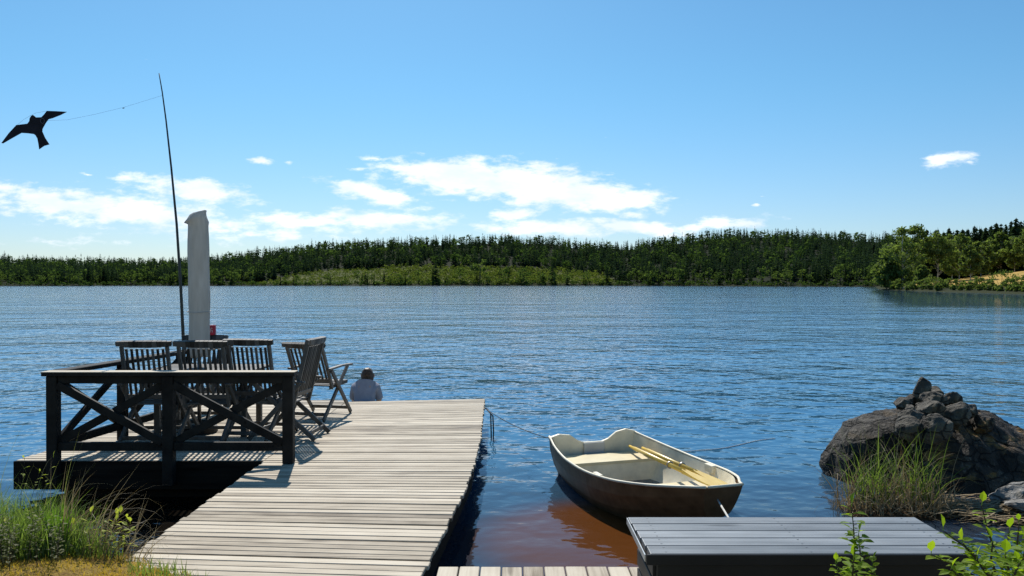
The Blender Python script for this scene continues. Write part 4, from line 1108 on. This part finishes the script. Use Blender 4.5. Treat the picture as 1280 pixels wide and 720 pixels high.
# ------------------------------------------------------------------ grasses
def blades(q, n, cen, rad, hmin, hmax, width, lean, bend, seg=4, ground=None, dirbias=None, rg=random):
    """n curved blades added to MB q"""
    for i in range(n):
        a = rg.uniform(0, 6.283); r = rad[0] * math.sqrt(rg.random()); x = cen[0] + r * math.cos(a); y = cen[1] + r * math.sin(a) * rad[1] / rad[0]
        z = ground(x, y) if ground else cen[2]
        L = rg.uniform(hmin, hmax); th = rg.uniform(0, 6.283) if dirbias is None else dirbias + rg.uniform(-1, 1)
        ln = abs(rg.gauss(0, lean)); bn = abs(rg.gauss(0, bend)) ; d = Vector((math.cos(th), math.sin(th), 0)); s = Vector((-math.sin(th), math.cos(th), 0))
        ph = rg.uniform(0, 3.14); s = Vector((math.cos(ph), math.sin(ph), 0))
        p = Vector((x, y, z - .01)); ang = ln; base = len(q.v); wv = width * rg.uniform(.6, 1.3)
        for k in range(seg + 1):
            f_ = k / seg; ww = wv * (1 - f_ ** 1.6) * .5
            if k < seg: q.v.append(tuple(p - s * ww)); q.v.append(tuple(p + s * ww))
            else: q.v.append(tuple(p))
            p = p + (d * math.sin(ang) + Vector((0, 0, 1)) * math.cos(ang)) * (L / seg); ang += bn / seg * (1 + f_)
        for k in range(seg - 1): q.f.append((base + 2 * k, base + 2 * k + 1, base + 2 * k + 3, base + 2 * k + 2))
        q.f.append((base + 2 * (seg - 1), base + 2 * (seg - 1) + 1, base + 2 * seg))
rg = random.Random(5)
# sedge in front of the boulders
sg = thing('sedge_tussock', 'tall sedge tussock with straw base in front of the boulders', 'sedge', (3.45, 7.35, 0))
q = MB()
blades(q, 120, (3.30, 7.35, .05), (.22, .16), .25, .86, .010, .28, 1.1, 6, rg=rg)
blades(q, 110, (3.72, 7.30, .05), (.17, .14), .25, .82, .010, .28, 1.0, 6, rg=rg)
q.build('green_blades', M['sedge'], sg)
q = MB(); blades(q, 520, (3.5, 7.25, .0), (.52, .24), .15, .5, .010, .6, 1.2, 4, rg=rg); blades(q, 110, (3.45, 7.3, .0), (.55, .22), .4, .9, .008, .4, 1.2, 6, rg=rg); q.build('straw_base', M['straw'], sg)
# flattened dead reeds to its right
q = MB()
for i in range(520):
    x = 4.35 + rg.gauss(0, .26); y = 7.15 + rg.gauss(0, .19); a = rg.gauss(-.25, .45); L = rg.uniform(.15, .6); z = rg.uniform(.0, .07)
    d = Vector((math.cos(a), math.sin(a) * .8, rg.gauss(0, .05))).normalized(); s = Vector((-d.y, d.x, 0)) * .006
    p0 = Vector((x, y, z)) - d * L / 2; p1 = Vector((x, y, z + rg.uniform(0, .05))); p2 = Vector((x, y, z)) + d * L / 2
    b = len(q.v); q.v += [tuple(p0 - s), tuple(p0 + s), tuple(p1 - s), tuple(p1 + s), tuple(p2)]; q.f += [(b, b + 1, b + 3, b + 2), (b + 2, b + 3, b + 4)]
tag(q.build('dead_reeds', M['straw']), 'flattened mat of dead reed straw right of the sedge', kind='stuff')
q = MB()
for i in range(24): q.v
mbp = MB()
def peat(x, y): return .035 * math.exp(-(((x - 3.6) / .75) ** 2 + ((y - 7.25) / .35) ** 2) * 1.2) * 3 - .05
gx = np.linspace(2.5, 5.1, 50); gy = np.linspace(6.5, 8.1, 34)
for yv in gy:
    for xv in gx: mbp.v.append((xv, yv, peat(xv, yv) + .02 * noise.noise(Vector((xv * 5, yv * 5, 0)))))
for j in range(33):
    for i in range(49):
        a = j * 50 + i; mbp.f.append((a, a + 1, a + 51, a + 50))
mp_ = plain_mat('brown_peat', (.05, .03, .014), rough=.9, spec=.1, var=.5, scale=20)
tag(mbp.build('mud_bank', mp_, smooth=True), 'brown muddy shoal under the sedge', kind='structure')

# bank vegetation, bottom left
def bh(x, y): return bank_h(x, y)
rg = random.Random(9)
q = MB()
for (cx, cy, rx, ry, n_, h0, h1) in ((-3.35, 5.0, .55, .35, 2600, .15, .5), (-2.95, 4.98, .35, .28, 1500, .1, .38), (-4.2, 5.0, .9, .5, 1500, .25, .6), (-2.6, 4.95, .2, .12, 160, .1, .24), (-3.4, 4.5, .5, .2, 250, .06, .16)):
    blades(q, n_, (cx, cy, 0), (rx, ry), h0, h1, .006, .28, 1.0, 5, ground=bh, rg=rg)
blades(q, 260, (-1.95, 4.62, 0), (.3, .14), .04, .13, .006, .3, .7, 3, ground=bh, rg=rg)
for (cx, cy, rr_, n_) in ((2.9, 2.8, .8, 700), (.2, 2.2, 1.6, 1500), (-1.2, 3.2, .9, 900), (-4, 2.5, 3, 3000), (5, 2.4, 2, 2000)):
    blades(q, n_, (cx, cy, 0), (rr_, rr_ * .5), .08, .3, .007, .3, .8, 3, ground=bh, rg=rg)
tag(q.build('grass', M['grass']), 'green grass on the bank at the water edge', kind='stuff')
q = MB()
blades(q, 5200, (-2.45, 4.62, 0), (1.1, .42), .015, .05, .006, .6, .8, 2, ground=bh, rg=rg)
blades(q, 1600, (-1.9, 4.45, 0), (.5, .3), .015, .045, .006, .6, .8, 2, ground=bh, rg=rg)
tag(q.build('moss', M['mossblade']), 'yellow brown moss carpeting the bank', kind='stuff')
# arching dry stalks
dr = thing('dry_grass_clump', 'pale dry grass stalks arching towards the dark gap', 'grass', (-2.75, 5.0, bh(-2.75, 5.0)))
q = MB(); blades(q, 95, (-2.75, 4.98, 0), (.24, .12), .3, .75, .006, .25, 1.7, 7, ground=bh, dirbias=-.1, rg=rg); blades(q, 60, (-2.45, 4.95, 0), (.2, .09), .2, .5, .006, .5, 1.6, 7, ground=bh, dirbias=.2, rg=rg)
q.build('stalks', M['drygrass'], dr)
bg_ = thing('grass_clump', 'bright green upright grass clump beside the dry stalks', 'grass', (-2.82, 4.9, bh(-2.82, 4.9)))
q = MB(); blades(q, 90, (-2.80, 4.9, 0), (.06, .05), .2, .36, .012, .12, .3, 4, ground=bh, rg=rg); q.build('blades', M['brightgrass'], bg_)
tg = thing('tall_grass_stalks', 'thin seeding grass stalks standing against the lake at far left', 'grass', (-3.5, 5.2, bh(-3.5, 5.2)))
q = MB(); blades(q, 34, (-3.2, 5.1, 0), (.42, .12), .55, .92, .0045, .2, .7, 7, ground=bh, rg=rg); q.build('stalks', M['shrubleaf'], tg)

def leaf(q, p, d, up, L, W, fold=.25):
    d = d.normalized(); s = d.cross(up); s = s.normalized() if s.length > 1e-5 else Vector((1, 0, 0)); n_ = s.cross(d)
    b = len(q.v)
    mid = [(0, 0), (.3, -.02), (.65, -.05), (1, -.16)]
    wd = [0.04, .46, .42, .0]
    for (f_, dz), ww in zip(mid, wd):
        c_ = p + d * L * f_ + n_ * dz * L
        q.v += [tuple(c_ - s * ww * W + n_ * fold * ww * W), tuple(c_), tuple(c_ + s * ww * W + n_ * fold * ww * W)]
    for k in range(3):
        a = b + 3 * k; q.f += [(a, a + 1, a + 4, a + 3), (a + 1, a + 2, a + 5, a + 4)]
def plant(name, label, cat, base, stems, mat, leafL, leafW, per=12, seed=1, stemr=.006, group=None, start=.1, stem_mat=None):
    rg = random.Random(seed); o = thing(name, label, cat, tuple(base), group=group)
    q = MB(); lf = MB()
    for pts in stems:
        P_ = [Vector(p) for p in pts]
        q.tube(P_, [stemr * (1 - .7 * i / (len(P_) - 1)) for i in range(len(P_))], 6)
        nseg = len(P_) - 1
        for k in range(per):
            f_ = start + (1 - start) * (k + rg.uniform(0, .8)) / per; g = min(f_ * nseg, nseg - 1e-4); i = int(g); p = P_[i].lerp(P_[i + 1], g - i)
            th = k * 2.4 + rg.uniform(-.5, .5); d = Vector((math.cos(th), math.sin(th), rg.uniform(.0, .55)))
            if k == per - 1: d = Vector((rg.uniform(-.3, .3), rg.uniform(-.3, .3), 1)); p = P_[-1]
            sc_ = rg.uniform(.6, 1.15); pet = d.normalized() * .015
            lf.tube([p, p + pet], .0014, 3, cap=False)
            leaf(lf, p + pet, d + Vector((0, 0, rg.uniform(-.3, .2))), Vector((rg.uniform(-.4, .4), rg.uniform(-.4, .4), 1)), leafL * sc_, leafW * sc_)
    q.build('stem', stem_mat or M['twig'], o); lf.build('leaves', mat, o)
    return o
# saplings in front of the black bench
SY = 3.05
def sp_(px, py, dy=0): return at(px, py, SY + dy)
b0 = at(1064, 800, SY)
plant('alder_sapling', 'bright green slender sapling rising before the middle of the bench', 'sapling', b0,
      [[b0, at(1068, 720, SY), at(1069, 690, SY), at(1068, 662, SY), at(1065, 634, SY + .02)], [b0, at(1076, 715, SY - .04), at(1076, 690, SY - .05), at(1074, 668, SY - .05)]], M['sapling'], .043, .027, per=24, seed=3, start=.35, stemr=.005)
b1 = at(1066, 800, SY - .12)
plant('alder_sapling', 'leafy low sapling at the foot of the slender one by the bench', 'sapling', b1,
      [[b1, at(1060, 730, SY - .14), at(1045, 705, SY - .1)], [b1, at(1075, 730, SY - .16), at(1092, 704, SY - .12)], [b1, at(1066, 730, SY - .18), at(1068, 700, SY - .2)]], M['sapling'], .045, .028, per=18, seed=8, start=.45)
b2 = at(1262, 810, 2.9)
plant('alder_bush', 'glossy leafed young bush at the right end of the bench', 'bush', b2,
      [[b2, at(1255, 715, 2.95), at(1236, 665, 3.0), at(1228, 632, 3.0)],
       [b2, at(1245, 725, 2.9), at(1215, 690, 2.9), at(1180, 664, 2.9)],
       [b2, at(1240, 735, 2.8), at(1205, 712, 2.8), at(1165, 694, 2.8)],
       [b2, at(1268, 720, 2.85), at(1272, 690, 2.85), at(1275, 655, 2.85)],
       [b2, at(1285, 720, 2.95), at(1295, 690, 2.95), at(1300, 660, 2.95)],
       [b2, at(1250, 730, 2.7), at(1240, 700, 2.7), at(1242, 678, 2.7)],
       [b2, at(1262, 730, 2.6), at(1262, 712, 2.6), at(1258, 696, 2.6)],
       [b2, at(1225, 740, 2.75), at(1205, 725, 2.7), at(1190, 712, 2.7)], [b2, at(1270, 725, 2.6), at(1280, 700, 2.6), at(1284, 682, 2.6)], [b2, at(1250, 735, 2.55), at(1232, 715, 2.55), at(1222, 700, 2.55)], [b2, at(1275, 735, 2.5), at(1270, 718, 2.5), at(1275, 705, 2.5)], [b2, at(1260, 722, 2.95), at(1258, 690, 2.98), at(1263, 664, 3.0)], [b2, at(1240, 728, 2.85), at(1222, 700, 2.9), at(1205, 680, 2.9)]], M['sapling'], .044, .028, per=20, seed=12, start=.42, stemr=.007)
# dull small-leaved shrub, bottom left corner
rg = random.Random(21); stems = []
b3 = Vector((-2.95, 4.62, bh(-2.95, 4.62)))
for i in range(30):
    a = rg.uniform(0, 6.28); r_ = rg.uniform(.05, .36); hgt = rg.uniform(.16, .34)
    x, y = b3.x + r_ * math.cos(a) * 1.2 - .05, b3.y + r_ * math.sin(a) * .6
    z = bh(x, y); stems.append([(x, y, z - .02), (x + rg.uniform(-.03, .03), y, z + hgt * .5), (x + rg.uniform(-.08, .08), y + rg.uniform(-.05, .05), z + hgt)])
plant('bilberry_shrub', 'low dull green small leaved shrub in the lower left corner', 'shrub', b3, stems, M['shrubleaf'], .024, .015, per=22, seed=4, stemr=.0025)
b4 = Vector((-2.45, 4.9, bh(-2.45, 4.9))); stems = []
for i in range(12):
    x, y = b4.x + rg.uniform(-.28, .22), b4.y + rg.uniform(-.1, .08); z = bh(x, y); hgt = rg.uniform(.1, .27)
    stems.append([(x, y, z - .02), (x + rg.uniform(-.03, .05), y, z + hgt * .6), (x + rg.uniform(-.02, .09), y, z + hgt)])
plant('leafy_weed', 'yellow green weed at the edge of the gap below the platform', 'plant', b4, stems, M['paleleaf'], .042, .026, per=6, seed=6, stemr=.002, start=.3)
b5 = Vector((-3.05, 5.02, bh(-3.05, 5.02)))
plant('leafy_weed', 'spindly weed with one yellow leaf before the platform post', 'plant', b5, [[b5, b5 + Vector((.02, 0, .3)), at(48, 592, 5.05)], [b5, b5 + Vector((-.04, 0, .3)), at(30, 575, 5.05)], [b5, b5 + Vector((.07, 0, .25)), at(66, 572, 5.05)]], M['paleleaf'], .03, .02, per=5, seed=16, stemr=.0022, start=.7)

# ------------------------------------------------------------------ boardwalk and bench
bwk = thing('boardwalk', 'low plank walkway under the black bench', 'walkway', (.9, 3.9, 0))
q = MB(); x = -.44
while x < 2.3:
    q.box(x, x + .118, 2.9, 4.80 + random.uniform(-.008, .008), .335 + random.uniform(-.002, .002), .365); x += .127
q.build('decking', M['deck_y'], bwk, bevel=.004)
q = MB()
for yv in (3.1, 4.0, 4.7): q.box(-.42, 2.28, yv - .04, yv + .04, .18, .333)
q.build('bearers', M['under'], bwk)
for (x, y) in ((-.35, 4.68), (.9, 4.68), (2.2, 4.68), (-.35, 3.6), (2.2, 3.6)):
    q = MB(); q.tube([(x, y, -.8), (x, y, .175)], .06, 10); q.build('pile', M['under'], bwk)
BT = .85
be = thing('storage_bench', 'long black painted storage bench with a plank lid', 'bench', (1.36, 3.88, .366))
q = MB(); e_ = np.linspace(3.60, 4.17, 6)
for i in range(5): q.box(.605 + .02 * (1 - i / 4) , 2.10, e_[i] + .004, e_[i + 1] - .004, BT - .032, BT)
q.build('lid', M['bench'], be, bevel=.004, segs=2)
q = MB(); q.box(.66, 2.06, 3.625, 3.655, .40, BT - .034); q.box(.66, 2.06, 4.12, 4.15, .40, BT - .034); q.build('front_board', M['benchdark'], be, bevel=.003)
q = MB()
for i in range(4):
    z0 = .42 + i * .10; q.box(.645, .67, 3.66, 4.115, z0, z0 + .085)
q.build('side_slats', M['benchdark'], be, bevel=.003)
q = MB()
for i in range(4):
    z0 = .42 + i * .10; q.box(2.05, 2.075, 3.66, 4.115, z0, z0 + .085)
q.build('side_slats', M['benchdark'], be, bevel=.003)
q = MB(); q.box(.68, 2.04, 3.67, 4.11, .40, .43); q.box(.675, .69, 3.66, 4.115, .43, BT - .035); q.box(2.03, 2.045, 3.66, 4.115, .43, BT - .035); q.build('liner', M['benchdark'], be)
q = MB(); q.box(.606, 2.099, 3.592, 3.6015, BT - .05, BT - .003); q.build('lid_edge_shade', M['benchdark'], be, bevel=.002)  # black strip added over the lid's front edge to deepen its shade
q = MB()
for i in range(5):
    for xv in (.70, 1.36, 2.02):
        for dy in (-.03, .03):
            cy_ = (e_[i] + e_[i + 1]) / 2 + dy; q.tube([(xv, cy_, BT - .002), (xv, cy_, BT + .0012)], .005, 8)
q.build('screws', M['steel'], be)
for (x, y) in ((.70, 3.69), (2.02, 3.69), (.70, 4.09), (2.02, 4.09)):
    q = MB(); q.box(x - .035, x + .035, y - .035, y + .035, .3665, .40); q.build('foot', M['benchdark'], be)
q = MB(); q.box(.598, .603, 3.60, 4.17, BT - .036, BT - .004); q.build('lit_edge_strip', M['lit_edge'], be, bevel=.001)  # pale strip added to paint the sunlit left edge of the lid

# ------------------------------------------------------------------ seated person
def skin_mesh(name, joints, edges, root, sub=2):
    bm = bmesh.new(); ly = bm.verts.layers.skin.verify(); vv = {}
    for k, (p, r_) in joints.items():
        v = bm.verts.new(p); vv[k] = v; v[ly].radius = r_ if hasattr(r_, '__len__') else (r_, r_)
    bm.verts.ensure_lookup_table()
    vv[root][ly].use_root = True
    for a, b in edges: bm.edges.new((vv[a], vv[b]))
    me = bpy.data.meshes.new(name); bm.to_mesh(me); bm.free()
    o = bpy.data.objects.new(name, me); col.objects.link(o)
    sm = o.modifiers.new('s', 'SKIN'); sm.use_smooth_shade = True
    ss = o.modifiers.new('d', 'SUBSURF'); ss.levels = sub; ss.render_levels = sub
    dg = bpy.context.evaluated_depsgraph_get(); dg.update()
    me2 = bpy.data.meshes.new_from_object(o.evaluated_get(dg), depsgraph=dg)
    bpy.data.objects.remove(o); me2.name = name
    for p in me2.polygons: p.use_smooth = True
    return me2
SEAT = .11
per = thing('person', 'person in a pale blue grey shirt sitting hunched at the dock end facing the lake', 'person', (px_at(455.5, 11.72), 11.72, SEAT))
J = {'pelvis': ((0, 0, .11), (.15, .12)), 'waist': ((0, -.02, .24), (.135, .10)), 'chest': ((0, .03, .37), (.15, .105)), 'upper': ((0, .11, .455), (.10, .08)), 'neck': ((0, .175, .49), (.055, .055)),
     'skull': ((0, .23, .525), (.07, .075)), 'head': ((0, .265, .585), (.08, .092)), 'crown': ((0, .272, .64), (.055, .065)), 'nose': ((0, .375, .545), .012)}
E_ = [('pelvis', 'waist'), ('waist', 'chest'), ('chest', 'upper'), ('upper', 'neck'), ('neck', 'skull'), ('skull', 'head'), ('head', 'crown'), ('head', 'nose')]
for s, n_ in ((-1, 'l'), (1, 'r')):
    J.update({n_ + 'sh': ((s * .15, .10, .425), .06), n_ + 'el': ((s * .195, .16, .22), .044), n_ + 'wr': ((s * .12, .35, .235), .028), n_ + 'pa': ((s * .10, .41, .235), (.034, .02)),
              n_ + 'hip': ((s * .09, .08, .10), .085), n_ + 'kn': ((s * .12, .44, .13), .058), n_ + 'an': ((s * .12, .46, -.28), .038), n_ + 'toe': ((s * .13, .60, -.33), .03)})
    E_ += [('upper', n_ + 'sh'), (n_ + 'sh', n_ + 'el'), (n_ + 'el', n_ + 'wr'), (n_ + 'wr', n_ + 'pa'), ('pelvis', n_ + 'hip'), (n_ + 'hip', n_ + 'kn'), (n_ + 'kn', n_ + 'an'), (n_ + 'an', n_ + 'toe')]
    for k, (dx, L) in enumerate(((-.024, .062), (-.008, .075), (.008, .072), (.023, .056))):
        b = f'{n_}f{k}'
        J[b + 'a'] = ((s * .10 + dx, .455, .232), .0085); J[b + 'b'] = ((s * .10 + dx * 1.15, .455 + L * .5, .222), .008); J[b + 'c'] = ((s * .10 + dx * 1.2, .455 + L * .8, .195), .007)
        E_ += [(n_ + 'pa', b + 'a'), (b + 'a', b + 'b'), (b + 'b', b + 'c')]
    J[n_ + 'ta'] = ((s * .10 - s * .045, .40, .225), .010); J[n_ + 'tb'] = ((s * .10 - s * .062, .44, .212), .008); E_ += [(n_ + 'wr', n_ + 'ta'), (n_ + 'ta', n_ + 'tb')]
link_mesh('body', skin_mesh('body', J, E_, 'pelvis'), M['skin'], per)
JS = {'hem': ((0, .0, .06), (.175, .145)), 'waist': ((0, -.02, .22), (.172, .130)), 'chest': ((0, .02, .36), (.172, .13)), 'upper': ((0, .10, .45), (.125, .10)), 'collar': ((0, .155, .485), (.075, .075))}
ES = [('hem', 'waist'), ('waist', 'chest'), ('chest', 'upper'), ('upper', 'collar')]
for s, n_ in ((-1, 'l'), (1, 'r')):
    JS.update({n_ + 'sh': ((s * .155, .095, .42), .076), n_ + 'sl': ((s * .185, .135, .28), .068), n_ + 'cuff': ((s * .195, .155, .23), .062)})
    ES += [('upper', n_ + 'sh'), (n_ + 'sh', n_ + 'sl'), (n_ + 'sl', n_ + 'cuff')]
link_mesh('shirt', skin_mesh('shirt', JS, ES, 'chest'), M['shirt'], per)
JT = {'p': ((0, .01, .10), (.165, .125))}; ET = []
for s, n_ in ((-1, 'l'), (1, 'r')):
    JT.update({n_ + 'h': ((s * .09, .09, .10), .095), n_ + 'k': ((s * .12, .44, .13), .07), n_ + 'a': ((s * .12, .455, -.15), .055)}); ET += [('p', n_ + 'h'), (n_ + 'h', n_ + 'k'), (n_ + 'k', n_ + 'a')]
link_mesh('trousers', skin_mesh('trousers', JT, ET, 'p'), M['trousers'], per)
bm = bmesh.new(); bmesh.ops.create_uvsphere(bm, u_segments=32, v_segments=20, radius=1)
for v in bm.verts:
    p = v.co.copy(); k = 1 + .05 * noise.noise(p * 3) + .03 * math.sin(math.atan2(p.x, -p.y) * 14)
    lowr = 1.0 + .25 * max(0, -p.z)
    if p.y > .1 and p.z < .45: k *= 1 - .42 * min(1, (p.y - .1) * 3.5) * min(1, (.45 - p.z) * 5)
    v.co = Vector((p.x * .092 * k * lowr, p.y * .105 * k - .012 + (.04 if p.y > .3 and p.z < .35 else 0) * -1.2, p.z * .115 * k - .03 * max(0, -p.y) * max(0, -p.z))) + Vector((0, .255, .58))
me = bpy.data.meshes.new('hair'); bm.to_mesh(me); bm.free()
for p in me.polygons: p.use_smooth = True
link_mesh('hair', me, M['hair'], per)
for s in (-1, 1):
    q = MB(); q.tube([(s * .033, .352, .582), (s * .033, .364, .580)], [.011, .006], 8); q.build('eye', M['eye'], per, local=True)
    q = MB(); q.tube([(s * .088, .262, .55), (s * .097, .258, .575), (s * .092, .262, .60)], [.008, .013, .009], 6); q.build('ear', M['skin'], per, local=True)
q = MB(); q.tube([(-.022, .345, .512), (0, .352, .510), (.022, .345, .512)], .006, 6); q.build('mouth', M['skin'], per, local=True)
